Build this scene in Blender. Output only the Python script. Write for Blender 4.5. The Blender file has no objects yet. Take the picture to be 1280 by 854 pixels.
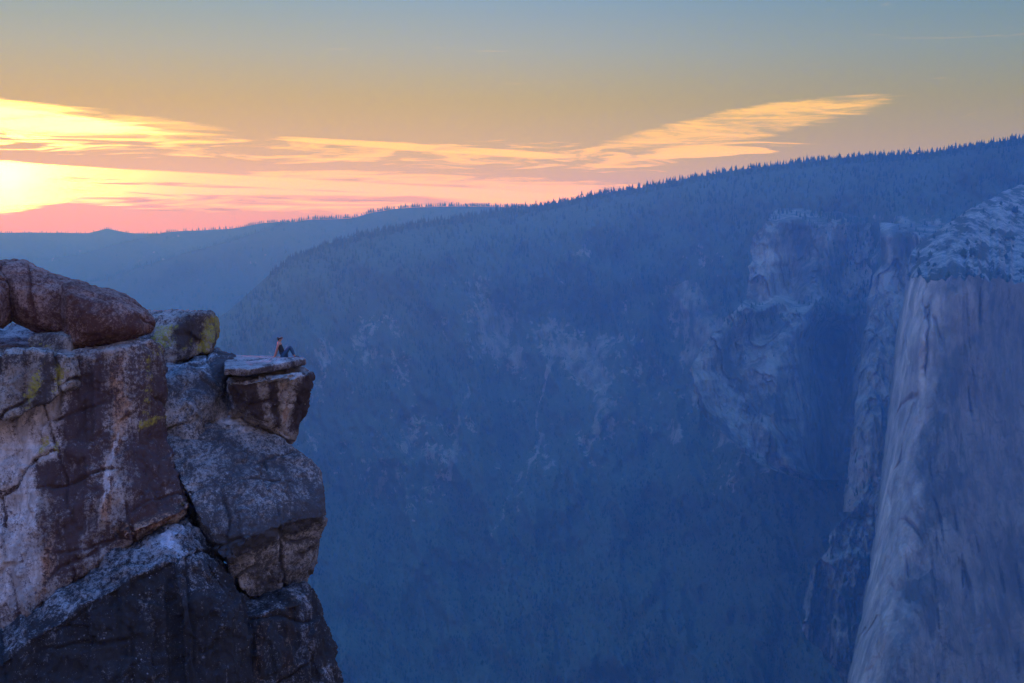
import bpy, bmesh, math, random
import numpy as np
from mathutils import Vector

random.seed(7)
RNG = np.random.default_rng(11)
SC = bpy.context.scene
COL = SC.collection
R = math.radians

# ------------------------------------------------------------------ camera frame helpers
F = 1778.0                      # focal length in photo pixels (50 mm on a 1280 px frame)
HY = 285.0                      # photo row of the true horizon
PITCH = math.atan((427.0 - HY) / F)
CP, SP = math.cos(PITCH), math.sin(PITCH)


def P(px, py, d):
    """Point at d metres in front of the viewpoint seen along photo direction (px, py)."""
    px = np.asarray(px, float); py = np.asarray(py, float); d = np.asarray(d, float)
    v = (427.0 - py) / F
    X = (px - 640.0) / F
    Y = CP + v * SP
    Z = -SP + v * CP
    return np.stack(np.broadcast_arrays(X / Y * d, d, Z / Y * d), -1)


# ------------------------------------------------------------------ numpy noise
_PERM = RNG.permutation(4096).astype(np.int64)
_G = RNG.normal(size=(4096, 3)); _G /= np.linalg.norm(_G, axis=1)[:, None]


def _h(i, j, k):
    return _PERM[(_PERM[(_PERM[i & 4095] + j) & 4095] + k) & 4095]


def perlin(p):
    p = np.asarray(p, float)
    sh = p.shape[:-1]; p = p.reshape(-1, 3)
    out = np.empty(len(p))
    for s in range(0, len(p), 200000):
        q = p[s:s + 200000]
        f = np.floor(q); i = f.astype(np.int64); r = q - f
        w = r * r * r * (r * (r * 6 - 15) + 10)
        tot = 0
        for dx in (0, 1):
            wx = w[:, 0] if dx else 1 - w[:, 0]
            for dy in (0, 1):
                wy = w[:, 1] if dy else 1 - w[:, 1]
                for dz in (0, 1):
                    wz = w[:, 2] if dz else 1 - w[:, 2]
                    g = _G[_h(i[:, 0] + dx, i[:, 1] + dy, i[:, 2] + dz)]
                    tot = tot + wx * wy * wz * ((r[:, 0] - dx) * g[:, 0] + (r[:, 1] - dy) * g[:, 1] + (r[:, 2] - dz) * g[:, 2])
        out[s:s + 200000] = tot
    return out.reshape(sh) * 1.5


def fbm(p, octv=4, lac=2.03, gain=0.5):
    a, s, t = 1.0, 0.0, 0.0
    p = np.asarray(p, float)
    for o in range(octv):
        s = s + a * perlin(p + 17.3 * o); t += a
        p = p * lac; a *= gain
    return s / t


def ridged(p, octv=4, lac=2.1, gain=0.5):
    a, s, t = 1.0, 0.0, 0.0
    p = np.asarray(p, float)
    for o in range(octv):
        s = s + a * (1 - np.abs(perlin(p + 31.7 * o)) * 2); t += a
        p = p * lac; a *= gain
    return s / t


def cells(p):
    """nearest jittered lattice cell: returns (offset vector to its centre, 4 random numbers per cell)"""
    p = np.asarray(p, float); sh = p.shape[:-1]; q = p.reshape(-1, 3)
    i0 = np.floor(q).astype(np.int64)
    best = np.full(len(q), 1e9); off = np.zeros((len(q), 3)); rnd = np.zeros((len(q), 4))
    for dx in (-1, 0, 1):
        for dy in (-1, 0, 1):
            for dz in (-1, 0, 1):
                c = i0 + np.array([dx, dy, dz])
                h = _h(c[:, 0], c[:, 1], c[:, 2])
                g = _G[h] * .45
                d = q - (c + .5 + g)
                r2 = (d * d).sum(1)
                m = r2 < best
                best[m] = r2[m]; off[m] = d[m]
                h2 = _PERM[(h[m] + 77) & 4095]
                rnd[m, :3] = _G[h2]; rnd[m, 3] = h2 / 4096.0
    return off.reshape(sh + (3,)), rnd.reshape(sh + (4,))


def facets(p, tilt=.7, step=.35):
    """height field of tilted broken plates, about unit size"""
    w_ = np.stack([fbm(p * 1.3 + k, 3) for k in (0, 50, 90)], -1) * .35
    o, r = cells(p + w_)
    return tilt * (o * r[..., :3]).sum(-1) + step * (r[..., 3] - .5)


def sstep(a, b, x):
    t = np.clip((x - a) / (b - a), 0, 1)
    return t * t * (3 - 2 * t)


def polydist(x, y, poly):
    """signed distance to polygon, positive inside"""
    poly = np.asarray(poly, float)
    n = len(poly)
    d = np.full(np.shape(x), 1e18); ins = np.zeros(np.shape(x), bool)
    for i in range(n):
        ax, ay = poly[i]; bx, by = poly[(i + 1) % n]
        ex, ey = bx - ax, by - ay
        t = np.clip(((x - ax) * ex + (y - ay) * ey) / (ex * ex + ey * ey + 1e-12), 0, 1)
        d = np.minimum(d, (x - ax - t * ex) ** 2 + (y - ay - t * ey) ** 2)
        c = ((ay > y) != (by > y))
        with np.errstate(divide='ignore', invalid='ignore'):
            xi = ex * (y - ay) / (ey if ey != 0 else 1e-12) + ax
        ins ^= c & (x < xi)
    d = np.sqrt(d)
    return np.where(ins, d, -d)


# ------------------------------------------------------------------ object helpers
def np_mesh(name, verts, faces, mat=None, attrs=None, smooth=True, parent=None):
    """faces: (n,k) int array of equal-sized polygons"""
    me = bpy.data.meshes.new(name)
    verts = np.asarray(verts, np.float32).reshape(-1, 3); faces = np.asarray(faces, np.int32)
    n, k = faces.shape
    me.vertices.add(len(verts)); me.vertices.foreach_set('co', verts.ravel())
    me.loops.add(n * k); me.loops.foreach_set('vertex_index', faces.ravel())
    me.polygons.add(n)
    me.polygons.foreach_set('loop_start', np.arange(0, n * k, k, dtype=np.int32))
    me.polygons.foreach_set('loop_total', np.full(n, k, np.int32))
    me.polygons.foreach_set('use_smooth', np.full(n, smooth, bool))
    me.update(calc_edges=True)
    for an, av in (attrs or {}).items():
        a = me.attributes.new(an, 'FLOAT', 'POINT')
        a.data.foreach_set('value', np.asarray(av, np.float32).ravel())
    if mat: me.materials.append(mat)
    o = bpy.data.objects.new(name, me); COL.objects.link(o)
    if parent: o.parent = parent
    return o


def tag(o, label=None, cat=None, group=None, kind=None):
    if label: o['label'] = label
    if cat: o['category'] = cat
    if group: o['group'] = group
    if kind: o['kind'] = kind
    return o


def grid_faces(n, m):
    i = np.arange(n - 1)[:, None] * m + np.arange(m - 1)[None, :]
    i = i.ravel()
    return np.stack([i, i + 1, i + m + 1, i + m], 1)


# ------------------------------------------------------------------ node helper
class NT:
    def __init__(s, tree):
        s.t = tree; s.n = tree.nodes; s.l = tree.links

    def new(s, typ, **kw):
        n = s.n.new(typ)
        for k, v in kw.items(): setattr(n, k, v)
        return n

    def put(s, sock, v):
        if isinstance(v, bpy.types.NodeSocket): s.l.new(v, sock)
        elif v is not None:
            if hasattr(sock, 'default_value') and isinstance(v, (tuple, list)) and len(v) == 3 and sock.type == 'RGBA': v = (*v, 1)
            sock.default_value = v

    def m(s, op, a, b=None, c=None, clamp=False):
        n = s.new('ShaderNodeMath', operation=op, use_clamp=clamp)
        s.put(n.inputs[0], a); s.put(n.inputs[1], b); s.put(n.inputs[2], c)
        return n.outputs[0]

    def mr(s, v, a, b, c=0.0, d=1.0, smooth=True):
        n = s.new('ShaderNodeMapRange', interpolation_type='SMOOTHSTEP' if smooth else 'LINEAR')
        for i, x in enumerate((v, a, b, c, d)): s.put(n.inputs[i], x)
        return n.outputs[0]

    def mix(s, f, a, b, mode='MIX'):
        n = s.new('ShaderNodeMix', data_type='RGBA', blend_type=mode)
        s.put(n.inputs[0], f); s.put(n.inputs[6], a); s.put(n.inputs[7], b)
        return n.outputs[2]

    def noise(s, vec, scale, detail=4, rough=0.55, dist=0.0):
        n = s.new('ShaderNodeTexNoise')
        s.put(n.inputs['Vector'], vec); n.inputs['Scale'].default_value = scale
        n.inputs['Detail'].default_value = detail; n.inputs['Roughness'].default_value = rough
        n.inputs['Distortion'].default_value = dist
        return n.outputs[0]

    def mapping(s, vec, sc=(1, 1, 1), loc=(0, 0, 0), rot=(0, 0, 0)):
        n = s.new('ShaderNodeMapping')
        s.put(n.inputs[0], vec); n.inputs[1].default_value = loc; n.inputs[2].default_value = rot; n.inputs[3].default_value = sc
        return n.outputs[0]

    def ramp(s, fac, stops):
        n = s.new('ShaderNodeValToRGB')
        e = n.color_ramp.elements
        while len(e) < len(stops): e.new(0.5)
        for el, (p, c) in zip(e, stops):
            el.position = p; el.color = (*c, 1)
        s.put(n.inputs[0], fac)
        return n.outputs[0]

    def attr(s, name):
        return s.new('ShaderNodeAttribute', attribute_name=name).outputs['Fac']


def new_mat(name):
    m = bpy.data.materials.new(name); m.use_nodes = True
    m.node_tree.nodes.clear()
    t = NT(m.node_tree)
    out = t.new('ShaderNodeOutputMaterial'); b = t.new('ShaderNodeBsdfPrincipled')
    t.l.new(b.outputs[0], out.inputs[0])
    return m, t, b


# ------------------------------------------------------------------ materials
def granite_mat(name, tint=(1, 1, 1), dark_level=0.5, streak=0.5, crust=((0.012, 0.009, 0.010), (0.06, 0.045, 0.048))):
    """Weathered granite: grain, dark crust, water streaks, pale scars, yellow lichen, tan stains."""
    m, t, b = new_mat(name)
    co = t.new('ShaderNodeTexCoord').outputs['Object']
    big = t.noise(co, 0.55, 5, 0.6, 0.3)
    grain = t.noise(co, 7.0, 4, 0.75)
    fine = t.noise(co, 22.0, 3, 0.8)
    streakv = t.noise(t.mapping(co, (1.6, 1.6, 0.14)), 1.6, 5, 0.65, 0.15)
    base = t.ramp(big, [(0.3, (0.17, 0.155, 0.15)), (0.5, (0.28, 0.26, 0.25)), (0.7, (0.40, 0.375, 0.36))])
    base = t.mix(0.6, base, t.ramp(grain, [(0.3, (0.5, 0.49, 0.5)), (0.5, (0.95, 0.94, 0.94)), (0.7, (1.3, 1.28, 1.25))]), 'MULTIPLY')
    # tan / rust stain
    tan = t.mr(t.m('ADD', t.m('MULTIPLY', t.attr('tan'), 1.3), t.m('MULTIPLY', t.m('SUBTRACT', streakv, 0.5), 0.9)), 0.3, 0.6)
    base = t.mix(t.m('MULTIPLY', tan, .9), base, t.mix(grain, (0.17, 0.095, 0.06), (0.50, 0.33, 0.22)))
    # pale clean scars
    pale = t.mr(t.m('ADD', t.attr('pale'), t.m('MULTIPLY', t.m('SUBTRACT', t.noise(co, 1.7, 6, 0.7, 0.5), 0.5), 1.1)), 0.3, 0.6)
    palec = t.mix(t.mr(t.m('ADD', t.m('MULTIPLY', streakv, .6), t.m('MULTIPLY', big, .4)), 0.38, 0.6), (0.21, 0.20, 0.205), (0.47, 0.46, 0.475))
    base = t.mix(pale, base, palec)
    # dark crust, eaten into specks by the grain
    dk = t.m('ADD', t.m('MULTIPLY', t.attr('dark'), 1.5), dark_level - 0.5)
    dk = t.m('SUBTRACT', dk, t.m('MULTIPLY', pale, .35))
    dk = t.m('ADD', dk, t.m('MULTIPLY', t.m('SUBTRACT', streakv, 0.5), 3.6 * streak))
    dk = t.m('ADD', dk, t.m('MULTIPLY', t.m('SUBTRACT', t.noise(co, 0.9, 5, 0.65), 0.5), 1.9))
    dk = t.m('ADD', dk, t.m('MULTIPLY', t.m('SUBTRACT', grain, 0.5), 3.0))
    dk = t.m('ADD', dk, t.m('MULTIPLY', t.m('SUBTRACT', fine, 0.5), 2.0))
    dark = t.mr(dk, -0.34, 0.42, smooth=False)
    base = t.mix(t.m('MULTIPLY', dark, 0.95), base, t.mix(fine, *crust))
    # pale grey lichen rosettes
    vo = t.new('ShaderNodeTexVoronoi', feature='F1'); t.put(vo.inputs['Vector'], t.mapping(co, (1, 1, 1), (3, 1, 2)))
    vo.inputs['Scale'].default_value = 4.5
    ros = t.m('MULTIPLY', t.mr(t.m('ADD', vo.outputs['Distance'], t.m('MULTIPLY', fine, 0.35)), 0.36, 0.28), t.mr(t.noise(co, 0.8, 3), 0.58, 0.66))
    base = t.mix(t.m('MULTIPLY', ros, 0.5), base, (0.38, 0.38, 0.40))
    spk = t.m('MULTIPLY', t.mr(t.noise(t.mapping(co, (1, 1, 1), (9, 4, 7)), 14.0, 3, 0.7), 0.63, 0.72), t.mr(t.noise(co, 0.7, 3), .45, .6))
    base = t.mix(t.m('MULTIPLY', spk, 0.7), base, (0.40, 0.38, 0.41))
    # yellow-green lichen
    ly = t.m('ADD', t.attr('lichen'), t.m('MULTIPLY', t.m('SUBTRACT', t.noise(co, 3.4, 8, 0.82, 0.2), 0.5), 2.2))
    ly = t.m('MULTIPLY', t.mr(ly, 0.36, 0.46), t.m('MULTIPLY', t.mr(grain, .38, .52), t.mr(fine, .34, .5)))
    base = t.mix(t.m('MULTIPLY', ly, 0.9), base, t.mix(grain, (0.10, 0.10, 0.02), (0.36, 0.33, 0.06)))
    base = t.mix(1.0, base, tint, 'MULTIPLY')
    t.put(b.inputs['Base Color'], base)
    b.inputs['Roughness'].default_value = 0.9
    b.inputs['Specular IOR Level'].default_value = 0.15
    bump = t.new('ShaderNodeBump'); bump.inputs['Strength'].default_value = 0.9; bump.inputs['Distance'].default_value = 0.10
    h = t.m('ADD', t.m('MULTIPLY', grain, 0.6), t.m('MULTIPLY', fine, 0.3))
    h = t.m('ADD', h, t.m('MULTIPLY', t.noise(co, 3.0, 6, 0.65), 1.0))
    t.put(bump.inputs['Height'], h)
    t.put(b.inputs['Normal'], bump.outputs[0])
    return m


def slope_mat(name, soil=(0.052, 0.070, 0.056), rock=(0.15, 0.165, 0.17), scale=1.0):
    """Far mountainside: rock where the 'rock' attribute says so, dark scrub and duff elsewhere."""
    m, t, b = new_mat(name)
    co = t.new('ShaderNodeTexCoord').outputs['Object']
    n1 = t.noise(co, 0.012 * scale, 6, 0.7)
    n2 = t.noise(t.mapping(co, (1, 1, 0.25)), 0.02 * scale, 6, 0.7)
    n3 = t.noise(co, 0.05 * scale, 4, 0.7)
    fac = t.m('ADD', t.attr('rock'), t.m('MULTIPLY', t.m('SUBTRACT', n1, 0.5), 1.3))
    fac = t.m('ADD', fac, t.m('MULTIPLY', t.m('SUBTRACT', n3, 0.5), 1.1))
    fac = t.m('ADD', fac, t.m('MULTIPLY', t.m('SUBTRACT', n2, 0.5), 0.9))
    fac = t.mr(fac, 0.47, 0.55)
    rc = t.mix(t.mr(n2, 0.32, 0.68), tuple(c * 0.38 for c in rock), tuple(c * 1.3 for c in rock))
    sc_ = t.mix(n3, tuple(c * 0.5 for c in soil), tuple(c * 1.6 for c in soil))
    t.put(b.inputs['Base Color'], t.mix(fac, sc_, rc))
    b.inputs['Roughness'].default_value = 0.95
    b.inputs['Specular IOR Level'].default_value = 0.05
    bump = t.new('ShaderNodeBump'); bump.inputs['Strength'].default_value = 0.8; bump.inputs['Distance'].default_value = 18.0
    t.put(bump.inputs['Height'], t.m('ADD', t.m('MULTIPLY', n2, 0.7), t.m('MULTIPLY', n3, 0.4)))
    t.put(b.inputs['Normal'], bump.outputs[0])
    return m


def wall_mat(name, light=(0.175, 0.195, 0.21), dark=(0.055, 0.062, 0.068), veg=0.5):
    """Far granite wall: long vertical water stains, cracks, pale exfoliation, scrub on ledges."""
    m, t, b = new_mat(name)
    co = t.new('ShaderNodeTexCoord').outputs['Object']
    v1 = t.noise(t.mapping(co, (1, 1, 0.40)), 0.016, 8, 0.72, 0.0)
    v2 = t.noise(t.mapping(co, (1, 1, 0.45), (0, 0, 0), (0, R(12), R(20))), 0.035, 7, 0.72, 0.2)
    blot = t.noise(co, 0.006, 6, 0.62, 0.6)
    n3 = t.noise(co, 0.04, 6, 0.75)
    wv = t.new('ShaderNodeVectorMath', operation='ADD'); t.put(wv.inputs[0], co)
    nw = t.new('ShaderNodeTexNoise'); t.put(nw.inputs['Vector'], co); nw.inputs['Scale'].default_value = .02; nw.inputs['Detail'].default_value = 4
    sv = t.new('ShaderNodeVectorMath', operation='SCALE'); t.put(sv.inputs[0], nw.outputs['Color']); sv.inputs['Scale'].default_value = 45
    t.l.new(sv.outputs[0], wv.inputs[1])
    plates = None
    for sc_, z_, wt in ((.011, .35, .16), (.032, .45, .12)):
        vn = t.new('ShaderNodeTexVoronoi', feature='F1'); t.put(vn.inputs['Vector'], t.mapping(wv.outputs[0], (1, 1, z_), (0, 0, 0), (0, R(8), 0))); vn.inputs['Scale'].default_value = sc_
        se = t.new('ShaderNodeSeparateColor'); t.l.new(vn.outputs['Color'], se.inputs[0])
        pl_ = t.m('MULTIPLY', t.m('SUBTRACT', se.outputs[0], .5), wt)
        plates = pl_ if plates is None else t.m('ADD', plates, pl_)
    f = t.m('ADD', t.m('MULTIPLY', v1, 0.7), t.m('MULTIPLY', blot, 0.7))
    v3 = t.noise(t.mapping(co, (1, 1, 0.07)), 0.045, 5, 0.7)
    f = t.m('ADD', f, t.m('MULTIPLY', t.m('SUBTRACT', v3, .5), .5))
    f = t.m('ADD', f, t.m('MULTIPLY', t.m('SUBTRACT', n3, .5), .35))
    f = t.m('ADD', f, plates)
    f = t.m('ADD', f, t.m('MULTIPLY', v2, 0.45))
    c = t.mix(t.mr(f, 0.74, 1.12), dark, light)
    pk = t.m('MULTIPLY', t.mr(t.noise(t.mapping(co, (1, 1, 0.3), (50, 20, 9)), 0.009, 4, 0.6), 0.52, 0.66), 0.2)
    c = t.mix(pk, c, (0.36, 0.31, 0.28))
    crk = t.m('ABSOLUTE', t.m('SUBTRACT', t.noise(t.mapping(co, (1.2, 1.2, 0.5), (11, 5, 2), (0, R(-25), 0)), 0.012, 5, 0.6, 0.0), 0.5))
    crack = t.m('MULTIPLY', t.m('MULTIPLY', t.mr(crk, 0.016, 0.003), t.mr(blot, .46, .58)), 0.6)
    c = t.mix(crack, c, (0.06, 0.055, 0.06))
    ve = t.new('ShaderNodeTexVoronoi', feature='DISTANCE_TO_EDGE'); t.put(ve.inputs['Vector'], t.mapping(wv.outputs[0], (1, 1, .38), (7, 3, 1), (0, R(-9), 0))); ve.inputs['Scale'].default_value = .017
    fl = t.m('MULTIPLY', t.mr(ve.outputs['Distance'], .035, .006), t.mr(n3, .42, .58))
    c = t.mix(t.m('MULTIPLY', fl, .6), c, (0.035, 0.036, 0.04))
    tick = t.mr(t.noise(t.mapping(co, (.5, .5, 2.4), (5, 1, 8)), .035, 4, .6), .63, .69)
    c = t.mix(t.m('MULTIPLY', tick, .5), c, (0.05, 0.055, 0.05))
    spot = t.mr(t.noise(t.mapping(co, (1, 1, 0.7), (3, 8, 2)), 0.06, 4, 0.65), 0.62, 0.70)
    c = t.mix(t.m('MULTIPLY', spot, .55), c, (0.07, 0.07, 0.065))
    vg = t.m('ADD', t.attr('veg'), t.m('MULTIPLY', t.m('SUBTRACT', n3, 0.5), 2.0))
    c = t.mix(t.mr(vg, 0.75, 0.95), c, (0.035, 0.045, 0.028))
    c = t.mix(t.attr('cleft_and_shade'), c, (0.085, 0.08, 0.08))
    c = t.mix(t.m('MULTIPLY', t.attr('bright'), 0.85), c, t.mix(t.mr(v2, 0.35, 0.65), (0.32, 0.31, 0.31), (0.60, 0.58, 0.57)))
    t.put(b.inputs['Base Color'], c)
    b.inputs['Roughness'].default_value = 0.9
    b.inputs['Specular IOR Level'].default_value = 0.1
    bump = t.new('ShaderNodeBump'); bump.inputs['Strength'].default_value = 1.0; bump.inputs['Distance'].default_value = 14.0
    t.put(bump.inputs['Height'], t.m('ADD', t.m('MULTIPLY', v2, 0.8), t.m('MULTIPLY', n3, 0.4)))
    t.put(b.inputs['Normal'], bump.outputs[0])
    return m


def plain_mat(name, col, rough=0.8, var=0.3, scale=8.0):
    m, t, b = new_mat(name)
    co = t.new('ShaderNodeTexCoord').outputs['Object']
    n = t.noise(co, scale, 4)
    t.put(b.inputs['Base Color'], t.mix(n, tuple(c * (1 - var) for c in col), tuple(c * (1 + var) for c in col)))
    b.inputs['Roughness'].default_value = rough
    return m


def foliage_mat(name, a=(0.022, 0.034, 0.016), c=(0.06, 0.075, 0.032)):
    m, t, b = new_mat(name)
    co = t.new('ShaderNodeTexCoord').outputs['Object']
    f = t.m('ADD', t.attr('shade'), t.m('MULTIPLY', t.m('SUBTRACT', t.noise(co, 0.15, 3), 0.5), 0.5))
    t.put(b.inputs['Base Color'], t.mix(f, a, c))
    b.inputs['Roughness'].default_value = 0.9
    b.inputs['Specular IOR Level'].default_value = 0.1
    return m


# ------------------------------------------------------------------ conifer geometry (numpy)
def conifer(kind, seed):
    """unit-height conifer: tapered trunk and ragged tiers of drooping boughs; returns verts, tris"""
    rg = np.random.default_rng(seed)
    V, T = [], []

    def ring(z0, r0, z1, k, ragged):
        s = len(V)
        V.append((rg.normal(0, .01), rg.normal(0, .01), z1))
        a0 = rg.uniform(0, 6.28)
        for q in range(k):
            a = a0 + q * 2 * math.pi / k
            rr = r0 * (1 + rg.uniform(-ragged, ragged)) * (1.15 if q % 2 else 0.72)
            V.append((rr * math.cos(a), rr * math.sin(a), z0 + rg.uniform(-.03, .03)))
        for q in range(k):
            T.append((s, s + 1 + q, s + 1 + (q + 1) % k))
    s = len(V)
    for z, r in ((0, .022), (.95, .006)):
        for q in range(4): V.append((r * math.cos(q * 1.571), r * math.sin(q * 1.571), z))
    for q in range(4):
        a, b2 = s + q, s + (q + 1) % 4
        T += [(a, b2, b2 + 4), (a, b2 + 4, a + 4)]
    if kind == 'spire':
        n = 7
        for i in range(n):
            u = i / (n - 1)
            z0 = .10 + .74 * u
            ring(z0, .17 * (1 - u) ** .8 + .02, z0 + .20, 8, .35)
    elif kind == 'broken':
        n = 5
        for i in range(n):
            u = i / (n - 1)
            z0 = .30 + .5 * u
            ring(z0, .15 * (1 - .7 * u) * rg.uniform(.6, 1.25), z0 + .17, 8, .5)
    else:  # round scrub pine
        for i in range(6):
            u = i / 5
            z0 = .14 + .58 * u
            ring(z0, .36 * math.sin(.5 + 2.2 * u) * rg.uniform(.8, 1.2), z0 + .28, 9, .4)
    return np.array(V), np.array(T)


def cheap_tree(seed):
    rg = np.random.default_rng(seed)
    V, T = [], []
    for (z0, r, z1) in ((.08, .20, .55), (.33, .15, .78), (.58, .095, 1.0)):
        s = len(V)
        V.append((rg.normal(0, .015), rg.normal(0, .015), z1))
        for q in range(5):
            a = q * 1.2566 + rg.uniform(-.3, .3)
            rr = r * rg.uniform(.65, 1.25)
            V.append((rr * math.cos(a), rr * math.sin(a), z0 + rg.uniform(-.05, .05)))
        for q in range(5): T.append((s, s + 1 + q, s + 1 + (q + 1) % 5))
    return np.array(V), np.array(T)


CHEAP = [cheap_tree(i) for i in range(6)]


def forest(name, pts, hs, widths, mat):
    Vs, Ts, Ss, off = [], [], [], 0
    var = RNG.integers(0, len(CHEAP), len(pts))
    ang = RNG.uniform(0, 6.28, len(pts)); sh = np.clip(RNG.uniform(0, .8, len(pts)) + 1.3 * fbm(pts / 75.0 + 8, 3), 0, 1.2)
    for k, (v, tr) in enumerate(CHEAP):
        idx = np.nonzero(var == k)[0]
        c, s = np.cos(ang[idx])[:, None], np.sin(ang[idx])[:, None]
        w = (hs * widths)[idx][:, None]
        x = (v[None, :, 0] * c - v[None, :, 1] * s) * w; y = (v[None, :, 0] * s + v[None, :, 1] * c) * w
        z = v[None, :, 2] * hs[idx][:, None]
        vv = np.stack([x, y, z], -1) + pts[idx][:, None, :]
        nv = len(v)
        tt = tr[None] + (np.arange(len(idx)) * nv)[:, None, None] + off
        Vs.append(vv.reshape(-1, 3)); Ts.append(tt.reshape(-1, 3)); Ss.append(np.repeat(sh[idx], nv))
        off += nv * len(idx)
    return np_mesh(name, np.concatenate(Vs), np.concatenate(Ts), mat, {'shade': np.concatenate(Ss)}, smooth=False)


def interp(x, pts):
    pts = np.asarray(pts, float)
    return np.interp(x, pts[:, 0], pts[:, 1])


# ================================================================== FAR LANDSCAPE
M_SLOPE = slope_mat('slope_rock_and_scrub')
M_FAR = slope_mat('far_ridge_forest', soil=(0.045, 0.05, 0.04), rock=(0.22, 0.21, 0.2), scale=0.5)
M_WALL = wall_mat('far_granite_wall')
M_BUTT = wall_mat('buttress_granite', light=(0.21, 0.225, 0.235), dark=(0.05, 0.056, 0.062))
M_FOL = foliage_mat('conifer_foliage', (0.007, 0.015, 0.009), (0.045, 0.078, 0.042))

# ---- valley floor: one ground sheet to the horizon
ZG = -1650.0
gx = np.linspace(-9000, 9000, 61); gy = np.linspace(-1500, 11900, 47)
GX, GY = np.meshgrid(gx, gy)
gz = ZG + 40 * fbm(np.stack([GX, GY, 0 * GX], -1) / 2500.0)
gz[:, :] = np.maximum(gz, ZG - 40)
o = np_mesh('ground', np.stack([GX, GY, gz], -1).reshape(-1, 3), grid_faces(*GX.shape), M_SLOPE, {'rock': np.full(GX.size, 0.05)})
tag(o, 'dark wooded valley floor far below the cliffs', 'valley floor', kind='structure')


def back_rows(pts, drop, run, radial=0.0):
    """close a ridge behind its crest: extra rows falling away from the viewer (pts: (rows, cols, 3), row 0 = crest)"""
    crest = pts[0]
    rows = []
    for k in range(5, 0, -1):
        q = crest.copy()
        u = np.array([0, 1.0, 0])
        q[:, 1] += run * k / 5
        q[:, 0] *= 1 + radial * (run * k / 5) / crest[:, 1]
        q[:, 2] -= drop * (k / 5) ** 1.3
        rows.append(q)
    return np.concatenate([np.array(rows), pts], 0), 5


# ---- main valley wall (ridge with the forested skyline)
SKY = [(-150, 640), (60, 520), (150, 462), (200, 425), (240, 408), (262, 398), (281, 388), (300, 372), (318, 356), (338, 338), (352, 327), (370, 315), (400, 304), (430, 295), (470, 286), (520, 275), (560, 270), (600, 264),
       (640, 257), (680, 252.5), (700, 249), (740, 240), (770, 235), (800, 231), (860, 219), (920, 209), (960, 204), (1000, 199), (1060, 193), (1100, 190.5),
       (1160, 187.5), (1200, 181), (1240, 174), (1280, 169), (1330, 168), (1400, 172), (1600, 185)]
SKY = [(x, y + 4.0) for x, y in SKY]
npx, npy_ = 1180, 470
pxs = np.concatenate([np.linspace(-150, 1500, 1120), np.linspace(1512, 2350, 60)])
sk = interp(pxs, SKY)
ts = np.linspace(0, 1, npy_) ** 0.92
PX = np.broadcast_to(pxs, (npy_, npx)).copy()
PY = sk[None, :] + ts[:, None] * (965 - sk)[None, :]
DSK = interp(pxs, [(-150, 4600), (280, 5100), (420, 5700), (640, 6300), (900, 5700), (1100, 4850), (1280, 4250), (1500, 4100)])
DBT = interp(pxs, [(60, 3800), (400, 4000), (700, 4250), (1000, 3950), (1280, 3400), (1500, 3300)])


def slope_D(px, py):
    s = interp(px, SKY); t = np.clip((py - s) / (965 - s), -0.05, 1)
    a = interp(px, np.stack([pxs, DSK], 1)); b = interp(px, np.stack([pxs, DBT], 1))
    prof = np.interp(t, [-.05, 0, .06, .16, .32, .45, .7, 1.0], [-.07, 0, .13, .24, .36, .50, .76, 1.0])
    return a + (b - a) * prof


D = slope_D(PX, PY)
W = P(PX, PY, D)
rg_ = ridged(np.stack([W[..., 0] / 620, W[..., 1] / 1500, W[..., 2] / 1500], -1), 5)
fb = fbm(W / 420.0, 5)
amp = sstep(0.0, 0.08, ts)[:, None]
rg2 = ridged(np.stack([(W[..., 0] + .35 * W[..., 2]) / 210, W[..., 1] / 900, W[..., 2] / 700], -1) + 7, 4)
D2 = D - amp * (300 * (rg_ - 0.45) + 110 * (rg2 - .45) + 170 * fb)
W = P(PX, PY, D2)
# rock outcrop mask (surface cover: bare granite against forest)
rk = 0.10 + 0.0 * PX
rk = rk + 0.85 * (fbm(np.stack([W[..., 0] / 230, W[..., 1] / 700, W[..., 2] / 380], -1) + 5, 6))
wx = PX + 22 * fbm(np.stack([PX / 38, PY / 38, 0 * PX], -1), 4); wy = PY + 22 * fbm(np.stack([PX / 38, PY / 38, 0 * PX + 9], -1), 4)
mid = sstep(0.14, 0.24, ts)[:, None] * (1 - sstep(0.40, 0.52, ts)[:, None])
rk = rk + 0.13 * mid - 0.30 * sstep(0.5, 0.62, ts)[:, None] - 0.35 * (1 - sstep(0.04, 0.12, ts)[:, None])
OUT = [([(838, 362), (880, 360), (895, 400), (888, 440), (848, 430)], .65), ([(716, 438), (748, 430), (758, 470), (728, 482), (706, 462)], .6),
       ([(640, 440), (655, 436), (664, 468), (650, 474)], .5), ([(385, 440), (420, 420), (460, 520), (492, 610), (430, 640), (380, 600)], .2),
       ([(310, 360), (345, 342), (350, 355), (318, 378)], .45), ([(640, 290), (740, 292), (745, 318), (680, 322)], .3), ([(752, 520), (764, 500), (770, 540), (758, 546)], .35), ([(850, 440), (905, 400), (935, 480), (960, 560), (905, 545), (870, 510)], .6),
       ([(540, 400), (660, 370), (760, 420), (690, 470), (560, 450)], .25), ([(455, 330), (560, 330), (560, 420), (440, 420)], .16), ([(780, 330), (900, 300), (900, 370), (800, 400)], .2),
       ([(836, 534), (846, 530), (850, 546), (838, 550)], .6), ([(612, 712), (640, 700), (634, 724)], .4), ([(1075, 268), (1190, 262), (1195, 300), (1090, 330)], .45), ([(1040, 560), (1120, 560), (1110, 620), (1050, 640)], .5)]
for poly, s in OUT:
    rk = rk + .88 * s * sstep(-12, 10, polydist(wx, wy, poly))
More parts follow.
